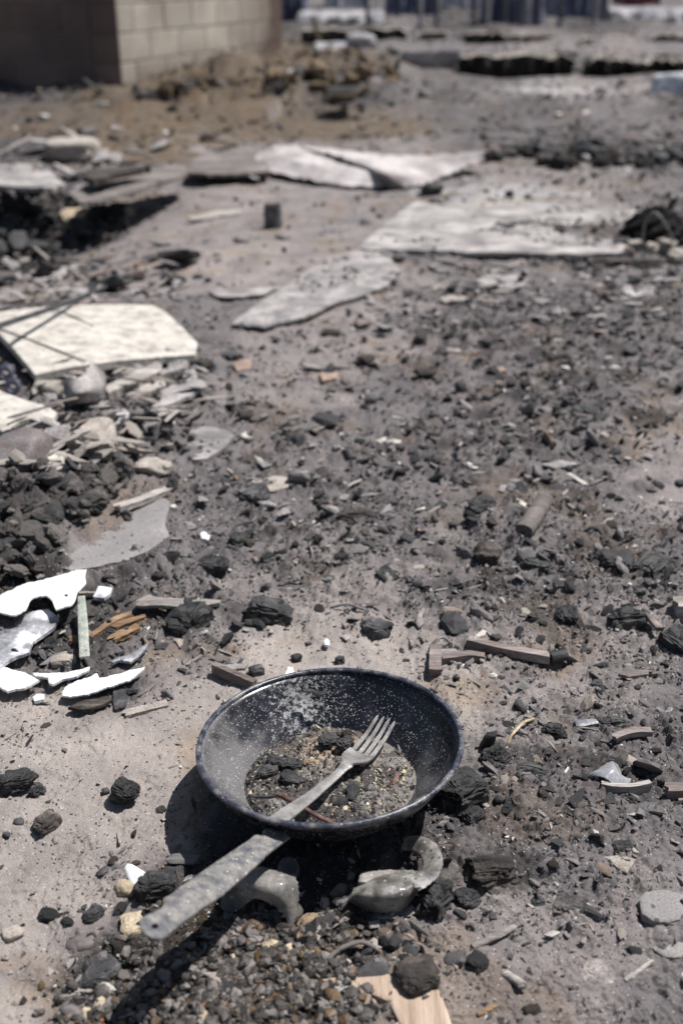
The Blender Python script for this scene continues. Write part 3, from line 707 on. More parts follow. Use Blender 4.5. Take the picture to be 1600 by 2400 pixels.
# ------------------------------------------------------------------ mid distance boards and sheets
sh = empty('buckled_sheet', W(850, 400)); tag(sh, 'large pale buckled sheet in two folded halves, upper middle of the ground', 'sheet')
patch('sheet_half', None, None, [[(600, 358, .045), (640, 342, .07), (700, 338, .075), (780, 348, .065), (850, 372, .05)], [(604, 376, .04), (645, 366, .055), (700, 378, .06), (790, 395, .05), (885, 402, .05)],
      [(610, 398, .015), (650, 408, .02), (720, 420, .02), (810, 436, .012), (902, 436, .012)]], .005, 'panel', 31, 33, .004, .006, 3, parent=sh, catmull=lininterp)
patch('sheet_half', None, None, [[(700, 342, .075), (820, 352, .06), (890, 360, .05), (960, 364, .045), (1050, 360, .05), (1140, 352, .075)], [(790, 366, .07), (870, 378, .075), (920, 386, .05), (980, 386, .04), (1060, 378, .04), (1130, 372, .05)],
      [(858, 392, .06), (905, 408, .06), (945, 414, .04), (990, 406, .03), (1040, 400, .025), (1092, 394, .03)], [(915, 434, .02), (930, 437, .012), (950, 439, .01), (1000, 428, .01), (1030, 416, .012), (1060, 404, .02)]], .005, 'panel', 34, 36, .004, .006, 4, parent=sh, catmull=lininterp)
plate('broken_board', 'ragged board with a torn pale edge left of the buckled sheet', 'board', K3((860, 195), (880, 140), (980, 115), (1100, 80), (1140, 75), (1170, 115), (1235, 130), (1238, 195), (1060, 205), (950, 210)), .045, .012, 'plank', seed=9, rough=.006)
plate('broken_plank', 'wide grey plank raised over a black gap, left of centre', 'plank', K3((315, 292), (400, 245), (560, 200), (700, 178), (850, 178), (862, 200), (790, 232), (600, 285), (450, 333), (370, 342)),
      lambda u, v: .085, .012, 'plank', seed=10, rough=.004)
plate('broken_board', 'bright pale board at the far left edge beside the grey plank', 'board', K3((-60, 195), (120, 190), (230, 200), (300, 255), (240, 280), (60, 268), (-60, 262)), .09, .014, 'pale', seed=11, rough=.008)
plate('dark_board', 'dark board behind the raised grey plank', 'board', K3((380, 215), (420, 190), (600, 170), (690, 172), (560, 200), (430, 235)), .12, .02, 'charbrown', seed=12)
chunk('stone', 'greenish pale boulder behind the bright left board', 'stone', 168, 352, (.22, .16, .10), 'stone', .2, kind='stone', sub=4, seed=3)
chunk('stone', 'yellow-brown stone in the dark rubble hollow at the left', 'stone', 178, 512, (.11, .08, .07), 'tanstone', .4, kind='clod', sub=4, seed=4)
chunk('stone', 'pale grey stone at the lip of the hollow under the plank', 'stone', 288, 495, (.075, .06, .04), 'stone', .1, kind='stone', sub=3, seed=5)
def pipe_stub():
    p = W(640, 531); n = 28; V = []; R_, h = .026, .062; F = []
    for (r_, z) in ((R_, -.01), (R_, h), (R_ * .86, h + .001), (R_ * .84, .0)):
        for k in range(n): a = 2 * math.pi * k / n; V.append([p.x + r_ * math.cos(a), p.y + r_ * math.sin(a), bz(p.x, p.y) + z + .002 * math.sin(a * 3)])
    for j in range(3):
        for k in range(n): a = j * n + k; b = j * n + (k + 1) % n; F.append([a, b, b + n, a + n])
    o = link(mesh_np('pipe_stub', np.array(V), np.array(F), M['pipe'], smooth=False), 'pipe_stub'); tag(o, 'short dark pipe stub standing upright on the smooth tan floor', 'pipe')
pipe_stub()
plate('fallen_board', 'large flaking pale panel lying flat on the right', 'panel', K4((75, 545), (200, 440), (340, 330), (430, 345), (600, 372), (720, 345), (850, 350), (1000, 380), (1250, 370), (1420, 380), (1400, 470), (1300, 572), (1100, 575), (870, 572), (500, 562), (110, 552)),
      .016, .012, 'pale', step=11, seed=13, rough=.004, jit=.18)
plate('flaked_sheet', 'pale flaking layer on the far part of the large panel', 'board', K4((700, 430), (740, 400), (980, 380), (1250, 385), (1420, 400), (1350, 440), (1000, 440), (850, 425), (740, 440)), .026, .006, 'pale', step=10, seed=14, rough=.003)
plate('fallen_board', 'low pale board whose straight left edge runs diagonally up to the large one', 'panel', [(540, 756), (600, 713), (660, 672), (720, 633), (778, 598), (838, 583), (905, 592), (940, 634), (905, 668), (850, 690), (790, 705), (730, 735), (620, 765)],
      .006, .007, 'ashboard', step=8, seed=15, rough=.003, jit=.14)
plate('fallen_board', 'thin pale flake plate on the ground at the upper right', 'panel', K4((620, 700), (700, 640), (860, 650), (850, 720), (700, 740)), .010, .006, 'pale', seed=16, rough=.003)
plate('fallen_board', 'low pale plate near the right edge below the basket', 'panel', K4((1280, 740), (1330, 690), (1440, 720), (1430, 760), (1340, 770)), .010, .006, 'pale', seed=17, rough=.003)
plate('thin_ledge', 'thin grey sliver of board lying on the tan floor left of the pipe stub', 'board', K3((860, 405), (1000, 375), (1110, 370), (1100, 388), (960, 410), (880, 418)), .012, .008, 'greywood', seed=18)
plate('thin_ledge', 'cracked pale crust left of the low ragged panel', 'crust', K3((960, 745), (1010, 735), (1090, 750), (1190, 730), (1290, 725), (1200, 760), (1090, 775), (1000, 768)), .010, .006, 'pale', seed=19)
plate('slab_edge', 'pale crusted edge piece above the cream tile at the left', 'crust', K3((90, 680), (200, 650), (340, 622), (370, 640), (320, 680), (280, 705), (210, 700), (100, 700)), .03, .02, 'pale', seed=20, rough=.004)
# charred basket at the right edge
bk = empty('charred_basket', W(1540, 565)); tag(bk, 'charred round woven basket with wire handle near the right edge', 'basket')
def basket():
    p = W(1530, 560); n, m = 34, 12; V = []; F = []
    for i in range(m):
        t = i / (m - 1) * math.pi * .5
        for k in range(n):
            a = 2 * math.pi * k / n; rr = .068 * math.cos(t) * (1 + .12 * math.sin(k * 5.1 + i * 2) + .08 * random.uniform(-1, 1)) + .002; z = .072 * math.sin(t) * (1 + .10 * random.uniform(-1, 1)) * (1 + .06 * math.sin(a * 2))
            V.append([p.x + rr * math.cos(a) * 1.25, p.y + rr * math.sin(a), bz(p.x, p.y) + z])
    for i in range(m - 1):
        for k in range(n): a = i * n + k; b = i * n + (k + 1) % n; F.append([a, b, b + n, a + n])
    link(mesh_np('woven_body', np.array(V), np.array(F), M['soot']), 'woven_body', bk)
    sweep('wire_handle', None, None, [(1505, 570, .02), (1512, 520, .09), (1535, 498, .12), (1562, 530, .09), (1580, 565, .03)], .006, .006, 'wire', n=20, sides=6, parent=bk)
basket()
for i, (u, v, s) in enumerate([(1490, 575, .05), (1525, 582, .045), (1560, 580, .06), (1500, 512, .035), (1585, 600, .06)]):
    chunk('stone', ['pale stone left in front of the charred basket', 'middle pale stone in front of the charred basket', 'pale stone right in front of the charred basket', 'small pale stone behind the charred basket', 'pale stone at the right edge below the basket'][i], 'stone', u, v, (s, s * .8, s * .6), 'stone', i, kind='clod', sub=3, seed=30 + i)
plate('dark_strip', 'long dark strip on the ground in front of the basket', 'strip', K4((1150, 592), (1300, 592), (1480, 600), (1500, 608), (1320, 610), (1160, 602)), .014, .008, 'charbrown', seed=21)
chunk('charcoal_chunk', 'black lump where the buckled sheet points at the flat panel', 'charcoal', 1012, 443, (.075, .06, .05), 'char', .3, sub=3, seed=22)

# dark ragged ridge at the right, 4 m away
for i in range(26):
    u = 1150 + i * 19 + random.uniform(-8, 8); s = random.uniform(.035, .085)
    chunk('burnt_clod', 'black burnt clod in the ragged ridge crossing the right side', 'clod', u, 372 + random.uniform(-22, 6) + (i / 26) * 8, (s * 1.3, s, s * .75), ['soot', 'char', 'charbrown', 'chardust', 'soot'][i % 5], random.random() * 3, kind='clod', sub=2, seed=200 + i,
          group='clods of the dark ridge', smooth=False)

# ------------------------------------------------------------------ cream tile group at the left
plate('stone_tile', 'large cream stone tile with clipped corners at the left edge', 'tile', K5((-80, 215), (200, 185), (400, 170), (620, 160), (930, 163), (1010, 205), (1130, 315), (1205, 395), (1195, 470), (1000, 482), (700, 508), (540, 530), (400, 552), (215, 592), (100, 450), (-10, 330), (-80, 260)),
      lambda u, v: .040 - max(0, (u - 200)) / 300 * .022, .015, 'tile', step=11, seed=22, rough=.0004, jit=.05)
sweep('metal_rod', 'long black rod slanting above the cream tile', 'rod', K5((-60, 312, .11), (150, 245, .085), (400, 160, .055), (560, 95, .03), (672, 44, .012)), .012, .011, 'darkrod', n=24, sides=8)
sweep('metal_rod', 'dark thin bar lying behind the cream tile at the left edge', 'rod', K5((-40, 205, .03), (120, 168, .03), (260, 160, .025), (420, 150, .02)), .007, .007, 'darkrod', n=16, sides=8)
sweep('wire', 'thin black wire across the near left corner of the tile', 'wire', K5((-40, 300, .046), (150, 368, .0435), (350, 445, .0425), (525, 512, .041)), .0035, .0025, 'darkrod', n=16, sides=6)  # dark strand laid on the tile in place of a shadow line
sweep('wire', 'short thin black wire on the middle of the cream tile', 'wire', K5((330, 188, .043), (440, 235, .0425), (570, 298, .041)), .0032, .0025, 'darkrod', n=12, sides=6)  # second strand, also drawn in place of a shadow line
patch('curved_shard', 'curved grey pottery shard standing below the cream tile', 'shard', [K5((385, 602, .05), (450, 614, .062), (520, 592, .068), (565, 520, .07), (632, 580, .05)), K5((395, 700, .035), (455, 715, .05), (530, 695, .055), (600, 660, .05), (648, 660, .03)), K5((412, 790, .01), (460, 778, .022), (530, 768, .026), (600, 748, .022), (645, 735, .01))], .008, 'pale', 20, 24, .001, .001, 5)
plate('flat_shard', 'thin brown shard under the curved pottery shard', 'shard', K5((392, 808), (500, 780), (640, 742), (642, 762), (520, 800), (430, 825)), .012, .008, 'greywood', seed=23)
plate('split_wood', 'thick grey wood piece slanting out from under the tile', 'wood', K5((630, 660), (700, 628), (850, 560), (950, 515), (990, 525), (985, 560), (900, 610), (760, 660), (660, 700)), .035, .018, 'greywood', seed=24, rough=.003)
plate('split_wood', 'pointed grey wood wedge below the thick slanting piece', 'wood', K5((770, 715), (860, 655), (960, 610), (1010, 620), (1015, 655), (900, 700)), .022, .010, 'greywood', seed=25)
plate('pale_shard', 'leaf-shaped pale shard right of the wood wedge', 'shard', K5((925, 785), (985, 745), (985, 690), (1060, 650), (1110, 655), (1125, 620), (1235, 618), (1268, 655), (1160, 720), (1070, 760), (1000, 782)), .028, .008, 'pale', seed=26)
plate('split_wood', 'narrow brown wood strip under the curved shard', 'wood', K5((430, 880), (560, 830), (720, 780), (740, 800), (600, 860), (470, 895)), .014, .010, 'brownwood', seed=27)
plate('split_wood', 'pinkish grey shard among the wood strips', 'shard', K5((625, 900), (690, 840), (760, 800), (790, 830), (760, 880), (650, 925)), .016, .010, 'pale', seed=28)
plate('pale_shard', 'pale ragged flake left of the flat ash slab', 'shard', K5((835, 945), (850, 880), (900, 810), (1000, 788), (1080, 795), (1072, 822), (1010, 840), (960, 890), (900, 908), (875, 945)), .022, .008, 'pale', seed=29, rough=.002)
plate('pale_shard', 'small pale hooked shard beside the cream broken plate', 'shard', K5((312, 918), (420, 888), (512, 880), (480, 920), (440, 1000), (385, 985)), .022, .010, 'pale', seed=30)
chunk('concrete_block', 'rough pale broken block below the hooked shard', 'block', K5((560, 1010))[0][0], K5((560, 1010))[0][1], (.075, .08, .055), 'stone', .3, kind='clod', sub=4, seed=31, box=.45, rough=.4)
chunk('concrete_block', 'small squared block under the cream tile edge', 'block', K5((300, 690))[0][0], K5((300, 690))[0][1], (.05, .03, .03), 'stone', .1, kind='stone', sub=3, seed=32, box=.3)
chunk('stone', 'white crumbly stone beside the large brown stone', 'stone', K5((330, 1160))[0][0], K5((330, 1160))[0][1], (.07, .045, .035), 'tile', .2, kind='clod', sub=4, seed=33)
chunk('stone', 'pale crumbly stone right of the dark rubble', 'stone', K5((925, 1165))[0][0], K5((925, 1165))[0][1], (.055, .04, .022), 'stone', .2, kind='clod', sub=4, seed=34)
chunk('large_stone', 'large smooth brown-grey stone cut by the left edge', 'stone', 18, 1078, (.15, .085, .075), 'redstone', .85, (0, 0), kind='stone', sub=4, seed=35, box=.85, sink=.2)
plate('broken_plate', 'cream broken plate with a scooped edge at the left edge', 'plate', K5((-60, 665), (0, 688), (150, 745), (290, 785), (348, 822), (312, 888), (250, 882), (185, 858), (120, 876), (70, 910), (30, 962), (0, 930), (-60, 900)),
      lambda u, v: .052, .009, 'tile', seed=36, rough=.001, jit=.06)
def spool(label, u, v, R_, z, seed):
    p = W(u, v, z); n, m = 20, 8; V = []; F = []
    for i in range(n):
        a = 2 * math.pi * i / n
        for j in range(m):
            b = 2 * math.pi * j / m; rr = R_ * .68 + R_ * .32 * math.cos(b); zz = R_ * .42 * math.sin(b)
            V.append([p.x + rr * math.cos(a), p.y + rr * math.sin(a) * .45 + zz, p.z + rr * math.sin(a) * .85 + zz * .3])
    for i in range(n):
        for j in range(m): F.append([i * m + j, ((i + 1) % n) * m + j, ((i + 1) % n) * m + (j + 1) % m, i * m + (j + 1) % m])
    o = link(mesh_np('cable_ring', np.array(V), np.array(F), M['blueplastic'], smooth=True), 'cable_ring'); tag(o, label, 'ring')
spool('dark blue ring with its hole showing, under the tile corner', 30, 905, .015, .02, 1)
spool('upper dark blue ring at the left edge under the tile', 12, 872, .016, .03, 2)
plate('flat_stone', 'flat pale slab of ash crust right of the pale flakes', 'crust', K5((975, 1050), (1080, 960), (1250, 905), (1380, 925), (1440, 965), (1395, 1025), (1260, 1105), (1110, 1122), (1030, 1085)), .009, .008, 'pale', seed=37, rough=.003, jit=.3)
plate('floor_slab', 'smooth grey floor slab showing between rubble at the left', 'slab', K6((150, 700), (240, 625), (400, 430), (560, 270), (680, 180), (800, 130), (960, 145), (1040, 200), (1005, 330), (1035, 400), (905, 500), (720, 560), (500, 610), (330, 650)),
      .003, .02, 'slab', step=8, seed=38, rough=.0006, jit=.3)
sweep('wood_stick', 'grey stick lying on the smooth floor slab', 'stick', K6((718, 238, .012), (870, 190, .012), (1020, 130, .012)), .014, .008, 'greywood', n=10, jit=.06)
for i, (a, b, s, mt) in enumerate([((1480, 530), 0, .035, 'terracotta'), ((560, 820), 0, .02, 'x')][:1]): pass
M['terracotta'] = surf('terracotta', [(.3, (.24, .16, .12)), (.6, (.38, .29, .235))], 40, .85, .4, 200, .2, rand=.2)
plate('tile_fragment', 'pinkish terracotta fragment right of the cream tile', 'shard', K5((1422, 525), (1470, 498), (1542, 498), (1535, 555), (1450, 568)), .010, .008, 'terracotta', seed=39)
plate('tile_fragment', 'small terracotta fragment upper middle, right of the first', 'shard', [(748, 872), (790, 872), (788, 884), (755, 890)], .010, .008, 'terracotta', seed=40)
plate('tile_fragment', 'orange-pink thin fragment in the middle distance right', 'shard', [(1135, 855), (1180, 858), (1188, 868), (1140, 866)], .010, .008, 'terracotta', seed=41)
chunk('wood_scrap', 'orange scrap sticking up behind the cream tile', 'wood scrap', 322, 645, (.05, .02, .03), 'brownwood', .5, kind='char', sub=3, seed=42)
# ------------------------------------------------------------------ white shards at the left
plate('white_shard', 'largest bright white shard at the left edge, with a small round hole', 'shard', K6((-40, 790), (0, 762), (110, 712), (200, 688), (330, 652), (450, 622), (532, 606), (520, 650), (525, 692), (470, 742), (460, 800), (430, 832), (345, 857), (318, 800), (285, 775), (240, 765), (180, 800), (150, 862), (90, 890), (30, 885), (-40, 860)),
      lambda u, v: .022, .0028, 'white', step=5, seed=50, rough=.0015, holes=[K6((392, 762), (404, 757), (416, 762), (416, 774), (404, 779), (392, 774))], jit=.32)
plate('sooty_shard', 'grey and white smeared shard below the largest white one', 'shard', K6((-40, 990), (0, 975), (100, 928), (180, 870), (290, 850), (360, 905), (330, 960), (200, 1050), (180, 1120), (90, 1142), (0, 1200), (-40, 1200)),
      .014, .005, 'whitesoot', step=5, seed=51, rough=.002)
plate('white_shard', 'cracked white shard at the left edge above the sand', 'shard', K6((-40, 1180), (0, 1195), (80, 1225), (150, 1235), (242, 1287), (150, 1335), (70, 1350), (45, 1358), (0, 1332), (-40, 1320)), .014, .004, 'white', step=5, seed=52, rough=.0015)
plate('white_shard', 'long leaf-shaped white shard nearest the pan', 'shard', K6((378, 1360), (400, 1328), (480, 1290), (560, 1265), (590, 1248), (608, 1276), (700, 1255), (800, 1230), (888, 1208), (880, 1225), (790, 1288), (650, 1332), (540, 1372), (430, 1387), (385, 1382)), .014, .0028, 'white', step=4, seed=53, rough=.0012, jit=.28)
plate('white_shard', 'thin curved white sliver above the leaf-shaped shard', 'shard', K6((200, 1245), (280, 1243), (400, 1238), (480, 1225), (550, 1204), (545, 1226), (470, 1262), (380, 1282), (322, 1312), (300, 1305), (293, 1270), (212, 1260)), .013, .004, 'white', step=4, seed=54)
plate('white_shard', 'speckled white sliver between the thin one and the charcoal', 'shard', K6((663, 1172), (720, 1148), (790, 1130), (840, 1100), (912, 1052), (902, 1082), (835, 1150), (795, 1178), (740, 1162), (690, 1182)), .012, .004, 'whitesoot', step=4, seed=55)
plate('white_shard', 'small squarish white shard right of the strap top', 'shard', K6((570, 772), (600, 712), (692, 720), (665, 760), (638, 782)), .012, .006, 'whitesoot', step=4, seed=56)
plate('white_shard', 'tiny bright white chip on the dark rubble, left of centre', 'shard', K6((1225, 385), (1248, 376), (1298, 405), (1270, 427), (1230, 417)), .014, .006, 'white', step=4, seed=57)
plate('white_shard', 'small white chip below the cracked left shard', 'shard', K6((198, 1390), (225, 1368), (270, 1375), (268, 1405), (210, 1415)), .008, .005, 'white', step=4, seed=58)
o = plate('metal_strap', 'flat greenish metal strap lying upright in the picture among white shards', 'strap', K6((476, 772), (520, 768), (530, 860), (540, 960), (544, 1060), (549, 1140), (486, 1144), (482, 1050), (478, 950), (476, 860)), lambda u, v: .032 - (v - 1395) / 145 * .008, .0025, 'metal', step=5, seed=59, rough=.0003, jit=.04)
plate('curved_strip', 'long curved pale grey strip right of the white shards', 'strip', K6((832, 800), (905, 762), (1000, 778), (1150, 785), (1300, 788), (1355, 792), (1345, 812), (1240, 826), (1080, 834), (900, 830), (835, 828)), lambda u, v: .018 + (u - 320) / 200 * .008, .005, 'greywood', step=5, seed=60)
for i, (pp, wd, lb) in enumerate([(((690, 975, .014), (890, 902, .016)), .010, 'upper orange splinter right of the metal strap'), (((690, 1040, .012), (845, 968, .014)), .014, 'lower broad orange splinter right of the metal strap'), (((550, 1035, .010), (700, 930, .014), (805, 885, .014)), .009, 'forked pale orange splinter touching the metal strap'), (((425, 1055, .010), (525, 1040, .010)), .014, 'orange splinter left of the metal strap')]):
    sweep('wood_splinter', lb, 'splinter', K6(*pp), wd, .006, 'orangewood', n=8, jit=.08, seed=i, taper=lambda t: 1 - .5 * abs(t - .4))
plate('slate_flake', 'dark blue-grey flake below the leaf-shaped white shard', 'flake', K6((692, 1342), (820, 1333), (800, 1400), (760, 1452), (700, 1466), (688, 1410)), .006, .005, 'chardust', seed=61)
plate('bark_flake', 'dark bark flake under the leaf-shaped white shard', 'bark', K6((415, 1460), (470, 1425), (560, 1398), (650, 1383), (695, 1405), (600, 1448), (510, 1477)), .010, .005, 'charbrown', seed=62, rough=.003)
sweep('wood_stick', 'faint grey stick on the sand left of the pan', 'stick', K6((765, 1502, .002), (890, 1470, .003), (1022, 1438, .003)), .010, .004, 'stone', n=8, jit=.05)
chunk('stone', 'brown squarish stone among the dark rubble below the strap', 'stone', K6((390, 1170))[0][0], K6((390, 1170))[0][1], (.028, .026, .018), 'stone', .4, kind='clod', sub=3, seed=63, box=.4)
sweep('wood_strip', 'brown wood strip end poking out behind the pan rim at left', 'wood strip', K6((1310, 1215, .010), (1400, 1255, .010), (1560, 1325, .010)), .007, .012, 'brownwood', n=8, jit=.04)
plate('pale_shard', 'pale flake lying across the brown strip behind the pan', 'shard', K6((1330, 1195), (1420, 1188), (1518, 1185), (1500, 1215), (1400, 1225)), .014, .004, 'pale', seed=64)
chunk('charcoal_chunk', 'black lump behind the pan rim beside the brown strip', 'charcoal', 600, 1572, (.018, .014, .012), 'chardust', .4, sub=3, seed=65)

# ------------------------------------------------------------------ the pan
pc = ray(773, 1734, .068)
pan = empty('frying_pan', Vector((pc[0], pc[1], .013)))
tag(pan, 'round black enamel frying pan with a flat handle, filled with burnt residue', 'frying pan')
TX, TY = math.radians(2.3), math.radians(-3.4)
RR = .1135
def pan_mat():
    m = bpy.data.materials.new('speckled enamel'); m.use_nodes = True; n = m.node_tree.nodes; L = m.node_tree.links; b = n['Principled BSDF']
    tc = n.new('ShaderNodeTexCoord'); co = tc.outputs['Object']
    def noise(sc, det=6, ro=.6, w_=0):
        q = n.new('ShaderNodeTexNoise'); q.inputs['Scale'].default_value = sc; q.inputs['Detail'].default_value = det; q.inputs['Roughness'].default_value = ro; L.new(co, q.inputs['Vector']); return q.outputs['Fac']
    def mth(op, a, c=None, d=None):
        x = n.new('ShaderNodeMath'); x.operation = op
        for i, q in enumerate((a, c, d)):
            if q is None: continue
            if isinstance(q, (int, float)): x.inputs[i].default_value = q
            else: L.new(q, x.inputs[i])
        return x.outputs[0]
    def ramp(f, lo, hi):
        r = n.new('ShaderNodeMapRange'); r.interpolation_type = 'SMOOTHSTEP'; r.inputs[1].default_value = lo; r.inputs[2].default_value = hi; L.new(f, r.inputs[0]); return r.outputs[0]
    def mix(f, a, c):
        x = n.new('ShaderNodeMix'); x.data_type = 'RGBA'; L.new(f, x.inputs[0])
        for i, q in ((6, a), (7, c)):
            if isinstance(q, tuple): x.inputs[i].default_value = lin(*q)
            else: L.new(q, x.inputs[i])
        return x.outputs[2]
    sx = n.new('ShaderNodeSeparateXYZ'); L.new(co, sx.inputs[0]); X, Y, Z = sx.outputs
    def blob(cx, cy, r):
        d = mth('SQRT', mth('ADD', mth('POWER', mth('SUBTRACT', X, cx), 2), mth('POWER', mth('SUBTRACT', Y, cy), 2)))
        return mth('SUBTRACT', 1, mth('MINIMUM', mth('DIVIDE', d, r), 1))
    base = mix(ramp(noise(30), .4, .65), (.009, .0095, .013), (.022, .023, .031))
    # dry ash film: left wall, lower left
    film = mth('ADD', mth('MULTIPLY', noise(28, 8, .72), 1.03), mth('ADD', mth('MULTIPLY', blob(-.075, -.005, .09), .55), mth('MULTIPLY', blob(.09, -.03, .06), .28)))
    base = mix(mth('MULTIPLY', ramp(film, .55, .98), .62), base, (.20, .19, .185))
    crust = mth('ADD', mth('MULTIPLY', noise(230, 8, .8), 1.0), mth('ADD', mth('MULTIPLY', blob(-.03, .088, .07), .21), mth('MULTIPLY', blob(-.09, -.02, .05), .12)))
    crm = ramp(crust, .665, .70)
    base = mix(mth('MULTIPLY', crm, noise(60, 3)), base, (.62, .61, .60))
    vo = n.new('ShaderNodeTexVoronoi'); vo.inputs['Scale'].default_value = 420; L.new(co, vo.inputs['Vector'])
    sc = n.new('ShaderNodeSeparateColor'); L.new(vo.outputs['Color'], sc.inputs[0])
    sp = mth('MULTIPLY', mth('LESS_THAN', vo.outputs['Distance'], .30), mth('LESS_THAN', sc.outputs[0], .09))
    base = mix(sp, base, (.36, .355, .35))
    vo2 = n.new('ShaderNodeTexVoronoi'); vo2.inputs['Scale'].default_value = 750; L.new(co, vo2.inputs['Vector'])
    sc2 = n.new('ShaderNodeSeparateColor'); L.new(vo2.outputs['Color'], sc2.inputs[0])
    sp2 = mth('MULTIPLY', mth('LESS_THAN', vo2.outputs['Distance'], .34), mth('LESS_THAN', sc2.outputs[0], .22))
    base = mix(sp2, base, (.34, .33, .32))
    yl = mth('MULTIPLY', mth('GREATER_THAN', noise(260, 2), .72), .5); base = mix(yl, base, (.40, .33, .20))
    L.new(base, b.inputs['Base Color'])
    ro = mth('ADD', .24, mth('MULTIPLY', mth('MAXIMUM', crm, ramp(film, .5, 1.0)), .45)); L.new(ro, b.inputs['Roughness'])
    b.inputs['Specular IOR Level'].default_value = .5
    bp = n.new('ShaderNodeBump'); bp.inputs['Strength'].default_value = .5; bp.inputs['Distance'].default_value = .0012
    L.new(mth('ADD', mth('MULTIPLY', crm, .6), mth('MULTIPLY', noise(90), .5)), bp.inputs['Height']); L.new(bp.outputs[0], b.inputs['Normal'])
    return m
M['pan'] = pan_mat()
M['rim'] = surf('worn enamel rim', [(.35, (.016, .018, .030)), (.5, (.055, .058, .078)), (.64, (.17, .165, .165)), (.78, (.36, .33, .28))], 85, .30, .35, 260, .5, fcon=.3, specks=(420, .12, (.34, .33, .32)), bdist=.0012)
def lathe(prof, n=160, wob=0.0):
    V = []; F = []
    for (r_, z) in prof:
        for k in range(n):
            a = 2 * math.pi * k / n; rr = r_ * (1 + wob * math.sin(2 * a + .5)); x, y = rr * math.cos(a), rr * math.sin(a)
            V.append([x, y, z])
    for j in range(len(prof) - 1):
        for k in range(n): a = j * n + k; b = j * n + (k + 1) % n; F.append([a, b, b + n, a + n])
    return np.array(V), np.array(F)
def tiltpan(V):
    V = V.copy(); V[:, 2] = V[:, 2] + V[:, 0] * math.tan(TX) + V[:, 1] * math.tan(TY); return V
ZR = pc[2] - .013      # rim height above the pan empty
FLO = ZR - .047; FR = .077
inner = [(0.0001, FLO), (.03, FLO), (FR - .004, FLO + .0004), (FR, FLO + .003), (FR + .0022, FLO + .007), (.0840, FLO + .0115), (.0915, FLO + .018), (.0985, FLO + .0255), (.1040, FLO + .0335), (.1080, FLO + .040), (RR - .0022, ZR)]
outer = [(RR - .0008, ZR - .001), (.1098, FLO + .0385), (.1062, FLO + .0315), (.1005, FLO + .0225), (.0930, FLO + .0145), (.0850, FLO + .0065), (FR + .001, FLO - .001), (FR - .002, FLO - .005), (.06, FLO - .007), (.0001, FLO - .007)]
V, F = lathe(inner + outer, 160, .004)
me = mesh_np('bowl', tiltpan(V), F, M['pan'], smooth=True); bowl = link(me, 'bowl', loc=(0, 0, 0)); bowl.parent = pan
bm = bmesh.new(); bm.from_mesh(me); bmesh.ops.recalc_face_normals(bm, faces=bm.faces); bm.to_mesh(me); bm.free()
tube = [(RR - .0005 + .0026 * math.cos(a), ZR + .0004 + .0024 * math.sin(a)) for a in [2 * math.pi * k / 12 for k in range(13)]]
V, F = lathe(tube, 200, .004); V[:, 2] += (fbm(V[:, 0] + 1, V[:, 1], .01, 3, 2) - .5) * .0005
o = link(mesh_np('rim', tiltpan(V), F, M['rim'], smooth=True), 'rim', loc=(0, 0, 0)); o.parent = pan
hz = lambda u, v: .0605 + max(0.0, min(1.0, ((640 - u) * .83 + (v - 1965) * .55) / 365)) * .052
hd = plate('handle', None, None, KH((1085, 145), (1200, 182), (1335, 172), (1348, 192), (1200, 300), (1000, 470), (850, 590), (700, 690), (540, 800), (430, 890), (385, 910), (335, 915), (280, 898), (245, 860), (238, 815), (252, 778), (300, 752), (360, 732), (405, 700), (428, 660), (432, 625), (470, 590), (600, 490), (700, 420), (900, 280), (1040, 190)),
           hz, .0022, 'handle', step=5, seed=70, rough=.0003, jit=.04, parent=None, absz=True,
           holes=[KH((322, 840), (335, 824), (352, 819), (372, 824), (384, 838), (372, 853), (350, 858), (332, 853))],
           bend=lambda u, v: -.0016 * (abs((u - 500) * .55 + (v - 2060) * .83) / 26) ** 2 * (1 if u < 620 else 0))
hd.parent = pan; hd.location = hd.location - pan.location
# rolled lugs of the handle at the rim
sweep('handle_bracket', None, None, [tuple(ray(618, 1950, .057)), tuple(ray(650, 1958, .055)), tuple(ray(668, 1955, .055))], .010, .007, 'handle', n=10, sides=8, abs3=True, parent=pan, seed=4, jit=.05)

# residue inside the pan
res_o = []
def residue():
    n = 120; g = np.linspace(-FR, FR, n); X, Y = np.meshgrid(g, g); x = X.ravel(); y = Y.ravel(); r = np.hypot(x, y) / FR
    lim = np.clip((1 - r) * 6, 0, 1)
    h = .0015 + lim * ((fbm(x, y, .03, 4, 1)) * .011 + .004 * np.exp(-((x + .03) / .04) ** 2 - ((y - .01) / .03) ** 2))
    F1, F2, val = worley(x, y, .006, 2); h += lim * .003 * np.sqrt(np.clip(1 - (F1 * 1.6) ** 2, 0, 1)) * val
    F1, F2, val = worley(x, y, .0032, 3); h += lim * .0016 * np.sqrt(np.clip(1 - (F1 * 1.6) ** 2, 0, 1))
    h *= np.where((x > .03) & (y > .01), .35, 1)
    z = FLO + h + x * math.tan(TX) + y * math.tan(TY)
    t = fbm(x, y, .02, 4, 6)
    c = np.where(((t + (x - y * .6) * 1.6) > .5)[:, None], np.array([.17, .160, .150]), np.array([.065, .060, .057]))
    m_ = np.exp(-((x - .0) / .03) ** 2 - ((y + .0 - .035) / .022) ** 2); c = c * (1 - m_[:, None]) + np.array([.36, .28, .21]) * m_[:, None]
    F = grid_faces(n, n); ok = (r[F].max(1) < .995); F = F[ok]
    P = np.stack([x, y, z], 1)
    ids = np.unique(F); mp = -np.ones(len(P), int); mp[ids] = np.arange(len(ids))
    return P[ids], mp[F], c[ids]
Vr, Fr, Cr = residue()

